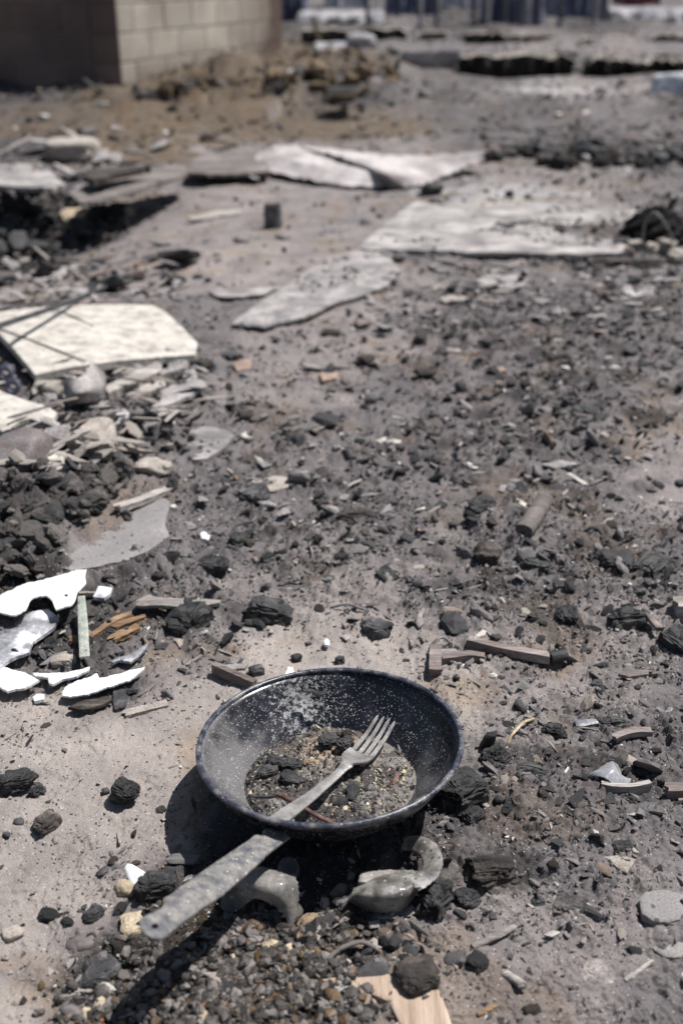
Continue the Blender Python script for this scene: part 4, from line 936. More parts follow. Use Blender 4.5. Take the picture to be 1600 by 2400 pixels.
# ------------------------------------------------------------------ joined small pieces
PROTO = [hull(12, 10 + i, (1.2, .9, .7), .5) for i in range(8)] + [hull(11, 30 + i, (1.35, .8, .5)) for i in range(7)] + [hull(10, 50 + i, (1.9, .45, .35)) for i in range(5)] + [hull(10, 70 + i, (1.3, 1.0, .22)) for i in range(6)]
CLD = [lump(2, (2, r_, q_), 900 + i_, 'clod', .6, 1.8) for i_, (r_, q_) in enumerate([(1.4, .8), (1.0, .7), (1.5, .6), (.8, .7), (1.2, .5), (.9, .5), (1.3, .9), (.7, .55)])]
PEB = [hull(20, 90 + i, (1.15, .85, .65), .12) for i in range(8)]
def joined(protos, idx, loc, size, rot, col):
    Vs, Fs, Cs = [], [], []; off = 0
    for k in range(len(protos)):
        m = np.where(idx == k)[0]
        if not len(m): continue
        V, F = protos[k]
        P = np.einsum('nij,vj->nvi', rot[m], V) * size[m][:, None, None] + loc[m][:, None, :]
        nv = len(V); Fn = F[None] + (np.arange(len(m)) * nv)[:, None, None] + off
        Vs.append(P.reshape(-1, 3)); Fs.append(Fn.reshape(-1, 3)); Cs.append(np.repeat(col[m], nv, axis=0)); off += nv * len(m)
    return np.concatenate(Vs), np.concatenate(Fs), np.concatenate(Cs)
def rots(n, tilt=.5):
    a = rng.random(n) * 2 * np.pi; tx = rng.normal(size=n) * tilt; ty = rng.normal(size=n) * tilt
    ca, sa = np.cos(a), np.sin(a); cx, sx_ = np.cos(tx), np.sin(tx); cy, sy = np.cos(ty), np.sin(ty)
    Z = np.zeros((n, 3, 3)); Z[:, 0, 0] = ca; Z[:, 0, 1] = -sa; Z[:, 1, 0] = sa; Z[:, 1, 1] = ca; Z[:, 2, 2] = 1
    X = np.zeros((n, 3, 3)); X[:, 0, 0] = 1; X[:, 1, 1] = cx; X[:, 1, 2] = -sx_; X[:, 2, 1] = sx_; X[:, 2, 2] = cx
    Y = np.zeros((n, 3, 3)); Y[:, 1, 1] = 1; Y[:, 0, 0] = cy; Y[:, 0, 2] = sy; Y[:, 2, 0] = -sy; Y[:, 2, 2] = cy
    return Y @ X @ Z
def palette(n, tone, dark=.5):
    """piece colours: black char, dusted grey, tone of the ground, a few pale, brown and orange ones"""
    k = rng.random(n); c = np.empty((n, 3))
    g = rng.random((n, 1))
    blk = np.array([.022, .021, .022]) + g * np.array([.05, .048, .048]); dst = np.array([.088, .083, .082]) + g * np.array([.12, .113, .110])
    same = tone * (.8 + .5 * g); pale = np.array([.42, .39, .35]) + g * .22; br = np.array([.18, .13, .095]) + g * .14; orr = np.array([.24, .165, .12]) * (.7 + g * .6)
    d = np.broadcast_to(dark, (n,))
    c = np.where((k < d * .55)[:, None], blk, np.where((k < d * 1.0)[:, None], dst, same))
    k2 = rng.random(n)
    c = np.where((k2 < .035)[:, None], pale, np.where((k2 < .085)[:, None], br, np.where((k2 < .093)[:, None], orr, c)))
    return c
PANX, PANY = pc[0], pc[1]
def scatter(name, size, ymin, ymax, covr, protos, label, tilt=.45, power=1.6, mat='chip', clump=.03, seedk=0):
    area = (ymax ** 2 - ymin ** 2) * .5 * .80 + (ymax - ymin) * .25
    n = int(covr * area / size ** 2)
    y = np.sqrt(rng.random(n) * (ymax ** 2 - ymin ** 2) + ymin ** 2); x = (rng.random(n) * 2 - 1) * (y * .37 + .10)
    D, T = cover(x, y)
    cl = fbm(x, y, clump, 3, seedk); acc = D ** power * (.14 + 2.0 * sstep(.43, .60, cl)) + .02
    if size > .009: acc = acc * np.where((y < .70) & (x > .06), .35, 1)
    ok = rng.random(n) < acc
    x, y, D, T = x[ok], y[ok], D[ok], T[ok]; n = len(x)
    s = size * .5 * np.clip(rng.lognormal(-.15, .55, n), .35, 2.8)
    z = ground(x, y) + s * .18
    idx = rng.integers(0, len(protos), n)
    col = palette(n, T * .8, np.clip(.25 + D * .75, 0, .9))
    V, F, C = joined(protos, idx, np.stack([x, y, z], 1), s, rots(n, tilt), col)
    o = link(mesh_np(name, V, F, M[mat], C), name, recenter=False); tag(o, label, 'debris', kind='stuff')
    print(name, size, n, len(F))
scatter('char_grit', .0026, .45, 1.35, .54, PROTO, 'finest char grit strewn over the near ground', power=1.2)
scatter('char_crumbs', .0050, .45, 2.4, .60, PROTO, 'black and grey char crumbs covering the near and middle ground', seedk=2)
scatter('char_fragments', .0098, .45, 4.2, .24, CLD + PROTO[15:], 'centimetre-sized burnt fragments over the near and middle ground', clump=.06, seedk=3)
scatter('burnt_clods', .0135, .5, 3.6, .20, CLD, 'burnt clods of ash and char heaped over the near and middle ground', clump=.08, seedk=6, power=1.8, tilt=.8)
scatter('rubble_bits', .020, 1.9, 8, .22, PROTO, 'burnt rubble bits scattered over the middle distance', clump=.16, seedk=4, power=1.3)
scatter('far_rubble', .05, 4.5, 26, .14, PROTO, 'coarser rubble scattered over the far ground', clump=.5, seedk=5, power=1.1)

# pan residue as loose stuff
def pan_residue():
    n = 4200; a = rng.random(n) * 2 * np.pi; r = np.sqrt(rng.random(n)) * FR * .96; x = r * np.cos(a); y = r * np.sin(a)
    keep = ~((x > .022) & (y > .012) & (rng.random(n) < .85)); x, y = x[keep], y[keep]; n = len(x)
    s = .0011 * np.clip(rng.lognormal(0, .5, n), .5, 4)
    lim = np.clip((1 - np.hypot(x, y) / FR) * 6, 0, 1)
    h = .0015 + lim * (fbm(x, y, .03, 4, 1) * .011 + .004 * np.exp(-((x + .03) / .04) ** 2 - ((y - .01) / .03) ** 2)) + .0015
    z = FLO + h + x * math.tan(TX) + y * math.tan(TY) + s * .3
    k = rng.random(n); left = (x - y * .6) < .0
    c = palette(n, np.tile([.30, .26, .20], (n, 1)), np.where(left, .85, .55)); yel = rng.random(n) < .09; c[yel] = np.array([.5, .42, .27]) * (.7 + .6 * rng.random((yel.sum(), 1)))
    V1, F1, C1 = joined(PROTO, rng.integers(0, len(PROTO), n), np.stack([x, y, z], 1), s, rots(n, .9), c)
    V = np.concatenate([Vr, V1]); F = np.concatenate([np.concatenate([Fr[:, [0, 1, 2]], Fr[:, [0, 2, 3]]]), F1 + len(Vr)]); C = np.concatenate([Cr, C1])
    o = link(mesh_np('burnt_residue', V, F, M['chip'], C), 'burnt_residue', loc=tuple(pan.location)); tag(o, 'burnt crumbs and ash covering the inside of the pan', 'residue', kind='stuff')
pan_residue()
def in_pan(name, label, u, v, dims, mat, rz, seed, zz=.008):
    V, F = lump(4, dims, seed, 'char', .6, 1.2); V = V @ rotm(.2, .1, rz).T; z0 = pan.location.z + FLO + zz
    p = ray(u, v, z0 + dims[2] * .4); V = V - [0, 0, V[:, 2].min()]
    o = link(mesh_np(name, V, F, M[mat]), name, loc=(p[0], p[1], z0)); tag(o, label, 'charcoal')
q = KP
for i, (cx, cy, dx, dy, dz, rz, mt, lb) in enumerate([
    (440, 655, .026, .018, .013, .4, 'char', 'round black charcoal lump at the left in the pan'),
    (570, 610, .030, .018, .014, .2, 'char', 'black charcoal lump left of the middle in the pan'),
    (590, 690, .038, .020, .012, -.4, 'chardust', 'ribbed grey-black charcoal piece beside the fork handle'),
    (780, 480, .026, .020, .013, .6, 'char', 'black lump behind the fork neck in the pan'),
    (870, 500, .024, .020, .016, .9, 'char', 'angular black lump touching the fork head'),
    (890, 430, .016, .012, .010, .2, 'charbrown', 'small brown crumb highest at the back of the residue'),
    (490, 585, .020, .014, .010, .2, 'char', 'small black lump at the back left of the residue'),
    (920, 770, .016, .024, .009, .1, 'char', 'flat black flake right of the fork handle in the pan'),
    (850, 820, .018, .014, .008, .5, 'chardust', 'small grey lump in the front right of the pan'),
    (690, 600, .022, .012, .009, .3, 'clod', 'brown crust crumb between the black lumps and the fork')]):
    u_, v_ = KP((cx, cy))[0]; in_pan('charcoal_chunk', lb, u_, v_, (dx * .72, dy * .72, dz * .85), mt, rz, 300 + i, .006)
PZ = pan.location.z + FLO
sweep('rusty_twig', 'reddish brown twig across the end of the fork handle', 'twig', [tuple(ray(*a, z_)) for a, z_ in zip(KP((500, 765), (600, 815), (700, 875), (822, 935)), (PZ + .030, PZ + .033, PZ + .034, PZ + .034))], .0042, .0042, 'rust', n=16, sides=8, abs3=True, jit=.06)
sweep('black_twig', 'thin black twig left of the reddish twig in the pan', 'twig', [tuple(ray(*a, z_)) for a, z_ in zip(KP((362, 778), (440, 782), (510, 772)), (PZ + .018, PZ + .022, PZ + .028))], .0026, .0026, 'darkrod', n=10, sides=6, abs3=True)
sweep('black_twig', 'thin dark twig hanging down beside the fork handle end', 'twig', [tuple(ray(*a, z_)) for a, z_ in zip(KP((535, 815), (570, 870), (588, 930)), (PZ + .030, PZ + .036, PZ + .040))], .003, .003, 'wire', n=10, sides=6, abs3=True)
sweep('rusty_curl', 'small rust-red curl in the right part of the pan', 'curl', [tuple(ray(*a, z_)) for a, z_ in zip(KP((1095, 700), (1125, 715), (1150, 690), (1168, 645)), (PZ + .008, PZ + .010, PZ + .012, PZ + .012))], .0045, .002, 'rust', n=14, sides=6, abs3=True)
sweep('burnt_flake', 'curled black flake stuck on the back wall of the pan', 'flake', [tuple(ray(*a, z_)) for a, z_ in zip(KP((640, 188), (690, 190), (725, 210), (770, 192)), (.057, .055, .055, .057))], .0045, .002, 'char', n=14, sides=6, abs3=True, up=(0, -.5, 1))

# ------------------------------------------------------------------ fork
A0 = np.array(ray(640, 1930, pc[2] + .000)); A1 = np.array(ray(906, 1683, PZ + .026))
fk = empty('fork', Vector(A0)); tag(fk, 'dull grey four-tined fork lying in the frying pan', 'fork')
FL = np.linalg.norm(A1 - A0); print('fork length', FL, 'pan', pc)
ex = (A1 - A0) / FL; ey = np.cross([0, 0, 1], ex); ey /= np.linalg.norm(ey); ez = np.cross(ex, ey)
def fw(s, y, z): return A0 + ex * s * FL + ey * y + ez * z
def fprof(s):   # height of the curve above the line end-to-end
    return float(np.interp(s, [0, .12, .3, .5, .62, .70, .78, .9, 1], [0, -.003, -.008, -.011, -.010, -.014, -.016, -.010, 0]))
def fwid(s): return float(np.interp(s, [0, .02, .06, .2, .35, .5, .58, .62, .66, .70, .74, .765], [.007, .013, .0148, .0125, .0098, .0080, .0085, .0125, .0205, .0245, .0250, .0250]))
def fork_body(name, s0, s1, n, th):
    ss = np.linspace(s0, s1, n); V = []; F = []; k = 9
    for s in ss:
        w_ = fwid(s)
        for j in range(k):
            a = -1 + 2 * j / (k - 1); dish = (.0022 * (a * a) if s > .62 else -.0008 * (a * a)); V.append(fw(s, a * w_ / 2, fprof(s) + dish + th / 2))
        for j in range(k):
            a = 1 - 2 * j / (k - 1); dish = (.0022 * (a * a) if s > .62 else -.0002 * (a * a)); V.append(fw(s, a * w_ / 2, fprof(s) + dish - th / 2))
    K = 2 * k
    for i in range(n - 1):
        for j in range(K): a = i * K + j; b = i * K + (j + 1) % K; F.append([a, b, b + K, a + K])
    for i in (0, n - 1):
        for j in range(k - 1): F.append([i * K + j, i * K + j + 1, i * K + K - 2 - j, i * K + K - 1 - j])
    me = mesh_np(name, np.array(V), np.array(F), M['fork'], smooth=True)
    bm = bmesh.new(); bm.from_mesh(me); bmesh.ops.recalc_face_normals(bm, faces=bm.faces); bm.to_mesh(me); bm.free(); me.set_sharp_from_angle(angle=math.radians(40))
    return link(me, name, fk)
fork_body('handle', 0, .60, 44, .0020); fork_body('head', .60, .765, 24, .0018)
for j in range(4):
    y0 = (-1 + 2 * (j + .5) / 4) * .0250 / 2
    V = []; F = []; n = 12
    for i in range(n):
        s = .763 + (1 - .763) * i / (n - 1) * (1 if j in (1, 2) else .985); t = i / (n - 1); w_ = .0044 * (1 - .35 * t) * (1 if i < n - 1 else .45); th = .0018 * (1 - .3 * t)
        dish = .0022 * (y0 / .0125) ** 2 * (1 - t)
        for a, b in ((-1, -1), (1, -1), (1, 1), (-1, 1)): V.append(fw(s, y0 * (1 - .06 * t) + a * w_ / 2, fprof(s) + dish + b * th / 2))
    for i in range(n - 1):
        for q_ in range(4): a = i * 4 + q_; b = i * 4 + (q_ + 1) % 4; F.append([a, b, b + 4, a + 4])
    F += [[0, 1, 2, 3], [(n - 1) * 4 + 3, (n - 1) * 4 + 2, (n - 1) * 4 + 1, (n - 1) * 4]]
    me = mesh_np('tine', np.array(V), np.array(F), M['fork']); bm = bmesh.new(); bm.from_mesh(me); bmesh.ops.recalc_face_normals(bm, faces=bm.faces); bm.to_mesh(me); bm.free()
    link(me, 'tine', fk)

# ------------------------------------------------------------------ glass, sheet and charcoal in front of the pan
jar = empty('glass_fragment', W(920, 2090)); tag(jar, 'curled melted glass jar fragment in front of the pan', 'glass fragment')
patch('jar_side', None, None, [KG((400, 470, .020), (500, 405, .026), (640, 395, .028), (760, 400, .028), (800, 430, .026)), KG((360, 530, .026), (480, 490, .033), (640, 480, .036), (760, 480, .034), (815, 470, .029)),
      KG((345, 590, .022), (460, 580, .031), (620, 575, .033), (740, 560, .030), (800, 520, .026)), KG((400, 660, .006), (500, 685, .010), (620, 690, .011), (700, 650, .012), (780, 570, .014))], .0035, 'glass', 40, 44, .0028, .0005, 6, parent=jar)
sweep('jar_rim', None, None, KG((705, 222, .012), (780, 225, .018), (860, 268, .023), (893, 340, .026), (878, 410, .028), (820, 460, .030), (760, 500, .032)), .015, .004, 'glass', n=44, sides=14, parent=jar, up=(-.5, -.3, 1), jit=.035, grain=.08, taper=lambda t: .65 + .5 * math.sin(min(1, t * 1.3 + .15) * math.pi * .6))
plate('split_wood', 'flat grey chip lying on the curled glass fragment', 'chip', KG((398, 470), (415, 410), (540, 392), (700, 395), (770, 402), (740, 420), (640, 440), (560, 470), (470, 480)), .030, .003, 'meltsheet', seed=72)  # belongs to the glass fragment, added as a thin plate
sheet = patch('melted_sheet', 'warped grey saddle-shaped melted sheet under the pan handle', 'sheet', [KH((900, 480, .030), (1040, 425, .038), (1180, 425, .042), (1290, 450, .044), (1385, 478, .040)), KH((860, 560, .030), (1000, 515, .040), (1150, 520, .046), (1290, 530, .046), (1412, 575, .036)),
      KH((845, 640, .018), (960, 620, .028), (1110, 590, .040), (1270, 640, .038), (1408, 720, .020)), KH((832, 712, .006), (945, 748, .010), (1110, 640, .032), (1280, 740, .022), (1362, 890, .004))], .0018, 'meltsheet', 44, 48, .0022, .0004, 7)
plate('curled_flake', 'curled brown-lined flake in front of the saddle-shaped sheet', 'flake', KH((945, 800), (1000, 765), (1100, 735), (1190, 742), (1200, 758), (1100, 775), (1020, 790), (975, 810)), .010, .003, 'meltsheet', seed=73, rough=.002)
def disc():
    p = W(676, 2042, .006); V, F = lathe([(.0001, .004), (.006, .0042), (.0085, .0036), (.0092, .0015), (.0088, -.003)], 32); V += [p.x, p.y, p.z]
    V[:, 2] += (V[:, 1] - p.y) * .5
    o = link(mesh_np('metal_disc', V, F, M['meltsheet'], smooth=True), 'metal_disc'); tag(o, 'small round disc in the shadow under the pan handle', 'disc')
disc()
def C(lb, K, cx, cy, L_, D_, H_, mat, rz, seed, tilt=(0, 0), kind='char', sub=5, name='charcoal_chunk', cat='charcoal', box=.55, rough=1.1, sink=.12, z=0):
    u_, v_ = K((cx, cy))[0][:2]; return chunk(name, lb, cat, u_, v_, (L_, D_, H_), mat, rz, tilt, kind, sub, seed, sink, box, rough=rough, z=z)
C('long brown-black charred log right of the glass fragment', KG, 1265, 425, .044, .030, .022, 'charbrown', .12, 401, rough=1.3)
C('ribbed black charcoal lump against the glass fragment', KG, 905, 590, .034, .030, .024, 'char', .9, 402, rough=1.5)
C('black log with a brown split end left of the pan handle', KH, 360, 555, .034, .024, .020, 'char', .18, 403, rough=1.2)
C('small grey lump between the glass and the charred log', KG, 1130, 590, .022, .016, .016, 'chardust', .4, 404)
C('brown-black lump lying on the plywood scrap', KG, 800, 1115, .032, .030, .022, 'charbrown', .3, 405, rough=.8, sink=.05, kind='clod')
plate('ceramic_shard', 'white triangular ceramic shard leaning on the black log', 'shard', KH((128, 418), (150, 385), (185, 388), (310, 465), (230, 520), (205, 570), (160, 500)), lambda u, v: .020 - (v - 2020) / 60 * .012, .003, 'white', step=4, seed=75, rough=.0003, jit=.05)
C('round tan pebble beside the white triangular shard', KH, 145, 568, .018, .016, .013, 'tanstone', .2, 406, kind='stone', sub=3, name='pebble', cat='pebble', box=.8)
C('tan stone touching the end of the pan handle', KH, 210, 850, .026, .022, .016, 'tanstone', .5, 407, kind='clod', sub=4, name='pebble', cat='pebble', rough=.4)
C('left log-shaped charcoal with cracked ridges, at the left edge', KL, 150, 465, .034, .021, .018, 'char', .25, 408, rough=1.4)
C('small black lump touching the ridged charcoal at the left edge', KL, 300, 535, .015, .013, .011, 'char', .9, 409)
C('rounded ridged charcoal lump alone on the pale sand', KL, 1010, 555, .027, .022, .020, 'char', -.6, 410, rough=1.2, sink=.02)
C('small grey stone left of the lone charcoal lump', KL, 862, 545, .007, .007, .006, 'chardust', .5, 411, kind='stone', sub=3, name='pebble', cat='pebble')
C('dusty grey-brown charcoal lump on the sand at the left', KL, 375, 800, .024, .019, .015, 'charbrown', .9, 412, rough=.8)
C('round grey pebble left of the dusty lump', KL, 152, 795, .009, .009, .007, 'chardust', .2, 413, kind='stone', sub=3, name='pebble', cat='pebble', box=.8)
C('small grey pebble near the left edge below the round one', KL, 50, 900, .007, .007, .005, 'chardust', .2, 414, kind='stone', sub=3, name='pebble', cat='pebble', box=.8)
C('grey flake lying near the white triangular shard', KL, 875, 1185, .020, .009, .006, 'chardust', .6, 415, sub=4)
C('dark crumb left of the pan shadow', KL, 1310, 700, .010, .008, .006, 'chardust', .6, 416, sub=4)
C('grey clod on the sand above the brown stone', KB, 850, 385, .018, .014, .013, 'chardust', 1.0, 417, kind='clod', sub=4, name='clod', cat='clod')
C('dark oval stone in the brown stained hollow', KB, 790, 640, .030, .016, .012, 'redstone', .3, 418, kind='stone', sub=4, name='stone', cat='stone', box=.75)
C('tiny tan pebble below the dark oval stone', KB, 675, 718, .007, .006, .006, 'tanstone', .3, 419, kind='stone', sub=3, name='pebble', cat='pebble')
C('oval cream pebble right of the dark oval stone', KB, 958, 738, .012, .009, .007, 'tanstone', .3, 420, kind='stone', sub=3, name='pebble', cat='pebble', box=.8)
C('upright oval cream pebble beside the handle shadow', KB, 1275, 895, .009, .016, .008, 'tanstone', -.1, 421, kind='stone', sub=3, name='pebble', cat='pebble', box=.8)
C('grey oval pebble above the upright cream pebble', KB, 1360, 770, .010, .013, .008, 'chardust', .2, 422, kind='stone', sub=3, name='pebble', cat='pebble', box=.8)
C('large smooth grey pebble at the bottom left', KB, 665, 1265, .021, .012, .010, 'redstone', -.5, 423, kind='stone', sub=4, name='pebble', cat='pebble', box=.85)
C('pale brown pebble touching the large grey one', KB, 740, 1190, .011, .010, .008, 'stone', .5, 424, kind='stone', sub=3, name='pebble', cat='pebble', box=.85)
C('second smooth grey pebble right of the large one', KB, 825, 1250, .016, .010, .008, 'redstone', -.4, 425, kind='stone', sub=3, name='pebble', cat='pebble', box=.85)
C('crumbling dark clod above the bottom left pebbles', KB, 900, 905, .034, .024, .018, 'chardust', .5, 426, kind='clod', sub=4, name='clod', cat='clod')
C('half buried grey lump at the left edge', KB, 120, 550, .015, .013, .009, 'stone', .5, 427, kind='stone', sub=3, name='pebble', cat='pebble')
ply = plate('plywood_scrap', 'tan plywood scrap with a sooty corner at the bottom edge', 'plywood', KG((150, 1125), (300, 1100), (450, 1085), (600, 1080), (700, 1130), (800, 1190), (930, 1180), (960, 1250), (1000, 1350), (1050, 1520), (700, 1560), (680, 1420), (600, 1270), (440, 1200), (300, 1175)), .010, .006, 'ply', step=6, seed=76, rough=.0005, jit=.1)
sweep('bent_twig', 'curved grey twig arching left of the plywood scrap', 'twig', KG((165, 1100, .006), (190, 1010, .014), (270, 930, .018), (400, 882, .018), (480, 905, .012), (545, 950, .004)), .0036, .0036, 'plank', n=26, sides=8, jit=.03)
sweep('wood_stick', 'thin grey stick below the charred log', 'stick', KG((1160, 915, .003), (1280, 860, .005), (1440, 780, .005)), .0055, .005, 'greywood', n=10, sides=8, jit=.06)
sweep('wood_stick', 'short grey stub at the lower right of the plywood', 'stick', KG((1370, 1090, .003), (1440, 1130, .005), (1505, 1180, .007)), .007, .006, 'greywood', n=8, sides=8, jit=.06)
plate('wood_splinter', 'orange splinter right of the plywood scrap', 'splinter', KG((1190, 1345), (1250, 1310), (1320, 1285), (1330, 1300), (1270, 1340), (1200, 1368)), .004, .003, 'orangewood', seed=77)
C('black charcoal strip lying left of the arching twig', KG, 620, 935, .020, .007, .006, 'char', .9, 430, sub=4)
C('pale crumb cluster under the glass fragment', KG, 550, 740, .014, .012, .010, 'stone', .5, 431, kind='clod', sub=4, name='clod', cat='clod')
C('grey-brown clod left of the arching twig', KG, 60, 760, .022, .016, .012, 'clod', .5, 432, kind='clod', sub=4, name='clod', cat='clod')

# ------------------------------------------------------------------ right side
C('round black lump among the char right of the pan', KR, 820, 712, .012, .012, .010, 'char', .3, 440)
C('small round black pebble right of the glass shard spot', KR, 905, 538, .010, .008, .006, 'char', .3, 441, sub=4)
C('black lump right of the pan and below the yellow twig', KR, 560, 590, .032, .017, .014, 'char', -.15, 442)
C('bulky black lump at the foot of the yellow twig', KR, 320, 500, .028, .026, .019, 'char', .8, 443)
C('black lump under the white speckled strip', KR, 1100, 280, .034, .018, .015, 'char', .1, 444)
C('rounded black lump left of the white speckled strip', KR, 715, 325, .024, .018, .015, 'char', -.4, 445)
C('curled black bark near the white speckled strip', KR, 960, 165, .020, .010, .009, 'char', -.3, 446)
C('large black lump wedged under the right side of the pan', KR, 80, 740, .045, .040, .034, 'char', .6, 447)
C('black lump lower right of the pan', KR, 170, 915, .022, .020, .015, 'chardust', .6, 448)
C('black crumb between the clear glass and the slate flakes', KR, 1215, 805, .014, .011, .010, 'char', .3, 449)
C('wide black lump left of the right-edge cylinder', KR, 1130, 1100, .022, .014, .010, 'char', .1, 450)
C('grey clod half sunk in the ash at lower right', KC, 640, 420, .030, .018, .012, 'heap', .1, 451, kind='clod', sub=4, name='clod', cat='clod', sink=.35)
C('small black crumb in the pale ash at lower right', KC, 385, 395, .010, .008, .006, 'char', .1, 452, sub=4)
C('cracked brown-grey clod at the bottom right', KC, 900, 1000, .034, .026, .010, 'heap', .1, 453, kind='clod', sub=4, name='clod', cat='clod', sink=.3)
plate('speckled_strip', 'white speckled strip at the right beside black lumps', 'strip', KR((845, 245), (920, 238), (1010, 235), (1130, 218), (1140, 235), (1040, 262), (900, 282), (855, 284)), .010, .005, 'whitesoot', step=4, seed=80)
sweep('brown_strip', 'curved brown strip right of the white speckled one', 'strip', KR((1110, 375, .009), (1180, 345, .011), (1260, 330, .011), (1355, 330, .009)), .008, .006, 'brownwood', n=12, jit=.02)
sweep('banded_strip', 'brown-topped curved strip in front of the clear glass shard', 'strip', KR((1020, 705, .010), (1100, 722, .010), (1220, 725, .010), (1345, 700, .010)), .005, .014, 'greywood', n=14, jit=.02)
sweep('wood_strip', 'dark bar end at the right edge beside the slate flake', 'wood strip', KR((1455, 735, .010), (1520, 735, .010), (1640, 720, .010)), .012, .014, 'brownwood', n=8, jit=.03)
patch('glass_shard', 'clear arched glass shard at the right', 'glass shard', [KR((880, 650, .003), (980, 590, .012), (1050, 545, .018), (1100, 525, .020), (1140, 560, .016)), KR((870, 662, .003), (960, 600, .016), (1050, 590, .022), (1120, 590, .022), (1175, 630, .012)), KR((875, 668, .002), (950, 625, .014), (1050, 640, .020), (1130, 690, .012), (1290, 650, .004))], .003, 'clearglass', 20, 24, .0006, .0003, 9)
plate('slate_flake', 'grey cracked flake below the brown-topped strip', 'flake', KR((1250, 860), (1270, 820), (1310, 790), (1390, 800), (1370, 840), (1330, 905)), .010, .004, 'chardust', seed=82)
plate('slate_flake', 'thin brown flake with a black gap in the lower right ash', 'flake', KR((1040, 1160), (1130, 1150), (1200, 1165), (1260, 1180), (1195, 1270), (1130, 1230)), .007, .003, 'stone', seed=83)
plate('cream_chip', 'tiny cream chip on the grey ash at the right', 'chip', KR((1220, 1095), (1245, 1082), (1290, 1115), (1280, 1135), (1240, 1128)), .005, .004, 'tile', step=3, seed=84)
sweep('yellow_twig', 'thin yellow twig curving out of the char right of the pan', 'twig', KR((575, 245, .006), (510, 265, .010), (450, 320, .014), (415, 370, .014), (395, 420, .010), (378, 480, .006)), .0028, .0028, 'twig', n=24, sides=6, jit=.08)
sweep('yellow_twig', 'short yellow twig end below the curved one', 'twig', KR((378, 490, .007), (400, 510, .007), (428, 535, .004)), .0045, .0035, 'twig', n=8, sides=6, jit=.08)
plate('flat_stone', 'flat round grey stone with a shadowed rim at the lower right', 'stone', KC((1210, 370), (1260, 310), (1400, 290), (1570, 330), (1640, 420), (1570, 530), (1450, 560), (1330, 545), (1240, 490)), .009, .010, 'slab', step=6, seed=85, rough=.001)
plate('ash_crust', 'lifted curved crust of ash below the flat round stone', 'crust', KC((1320, 760), (1400, 720), (1570, 730), (1650, 840), (1500, 850), (1400, 830)), .005, .004, 'slab', step=6, seed=86, rough=.001)
sweep('wood_stick', 'straight grey twig near the bottom right', 'stick', KC((1090, 1045, .003), (1200, 970, .004), (1320, 880, .004)), .004, .004, 'greywood', n=8, sides=6, jit=.06)
sweep('wood_stick', 'grey twig below the glass, left end in the charcoal', 'stick', KC((230, 540, .003), (270, 555, .004), (320, 545, .004)), .003, .003, 'greywood', n=8, sides=6, jit=.06)
# behind the pan, right
sweep('wood_strip', 'long straight brown strip behind the pan to the right', 'wood strip', KM((445, 232, .012), (620, 275, .012), (870, 320, .012)), .010, .010, 'brownwood', n=12, jit=.02)
def ring_tube():
    p = W(*KM((870, 318))[0], .012)
    sweep('charred_tube', 'short black tube end beside the long brown strip', 'tube', [(p.x, p.y, p.z), (p.x + .018, p.y + .006, p.z)], .013, .013, 'char', n=6, sides=14, abs3=True)
ring_tube()
sweep('wood_strip', 'short upright brown bar right behind the pan', 'wood strip', KM((272, 262, .010), (268, 330, .010), (268, 395, .010)), .013, .008, 'brownwood', n=8, jit=.02)
sweep('wood_strip', 'curved brown strip leading right from the upright bar', 'wood strip', KM((300, 325, .010), (370, 318, .010), (450, 308, .011), (525, 318, .008)), .009, .008, 'brownwood', n=12, jit=.02)
plate('pale_shard', 'pale pinkish sliver above the curved brown strip', 'shard', KM((290, 268), (370, 262), (400, 285), (330, 296), (292, 292)), .014, .005, 'pale', seed=90)
plate('white_shard', 'small white sliver under the curved brown strip', 'shard', KM((362, 345), (420, 342), (425, 352), (380, 362)), .006, .004, 'white', step=3, seed=91)
plate('pale_shard', 'crescent-shaped pale shell right of the upper middle', 'shard', KM((165, 130), (175, 85), (205, 50), (215, 58), (200, 90), (205, 135), (180, 150)), .010, .004, 'pale', step=4, seed=92)
plate('brown_strip', 'brown curved strip lying at the right above the lumps', 'strip', KM((1230, 395), (1300, 375), (1400, 380), (1440, 392), (1350, 405), (1290, 412)), .009, .005, 'brownwood', step=5, seed=93)
plate('pale_shard', 'thin whitish sliver behind the pan, middle right', 'shard', KM((780, 435), (845, 440), (840, 450), (785, 448)), .004, .003, 'pale', step=3, seed=94)
plate('brown_flake', 'brown upright flake leaning on a black lump at the right', 'flake', KM((1365, 70), (1400, 85), (1470, 155), (1430, 155), (1385, 100)), .018, .006, 'brownwood', step=4, seed=95)
sweep('wood_block', 'small pale wood block cut by the right edge', 'wood block', KM((1525, 60, .014), (1620, 60, .014)), .022, .020, 'greywood', n=6, jit=.02)
sweep('white_pebble', 'small bright white pebble on the sand behind the pan', 'pebble', [(765, 1500, .006), (765, 1514, .006)], .0075, .006, 'white', n=8, sides=10, taper=lambda t: .6 + .4 * math.sin(t * math.pi))
plate('white_shard', 'small white pointed chip standing behind the pan rim', 'shard', [(668, 1582), (674, 1560), (686, 1562), (692, 1580), (682, 1588)], .012, .004, 'white', step=3, seed=96)
C('small black crumb on the sand behind the pan', KM, -232, 330, .010, .009, .008, 'char', .2, 460, sub=4)
C('pair of black crumbs near the top of the pan rim', KM, -460, 320, .012, .009, .008, 'char', .2, 461, sub=4)
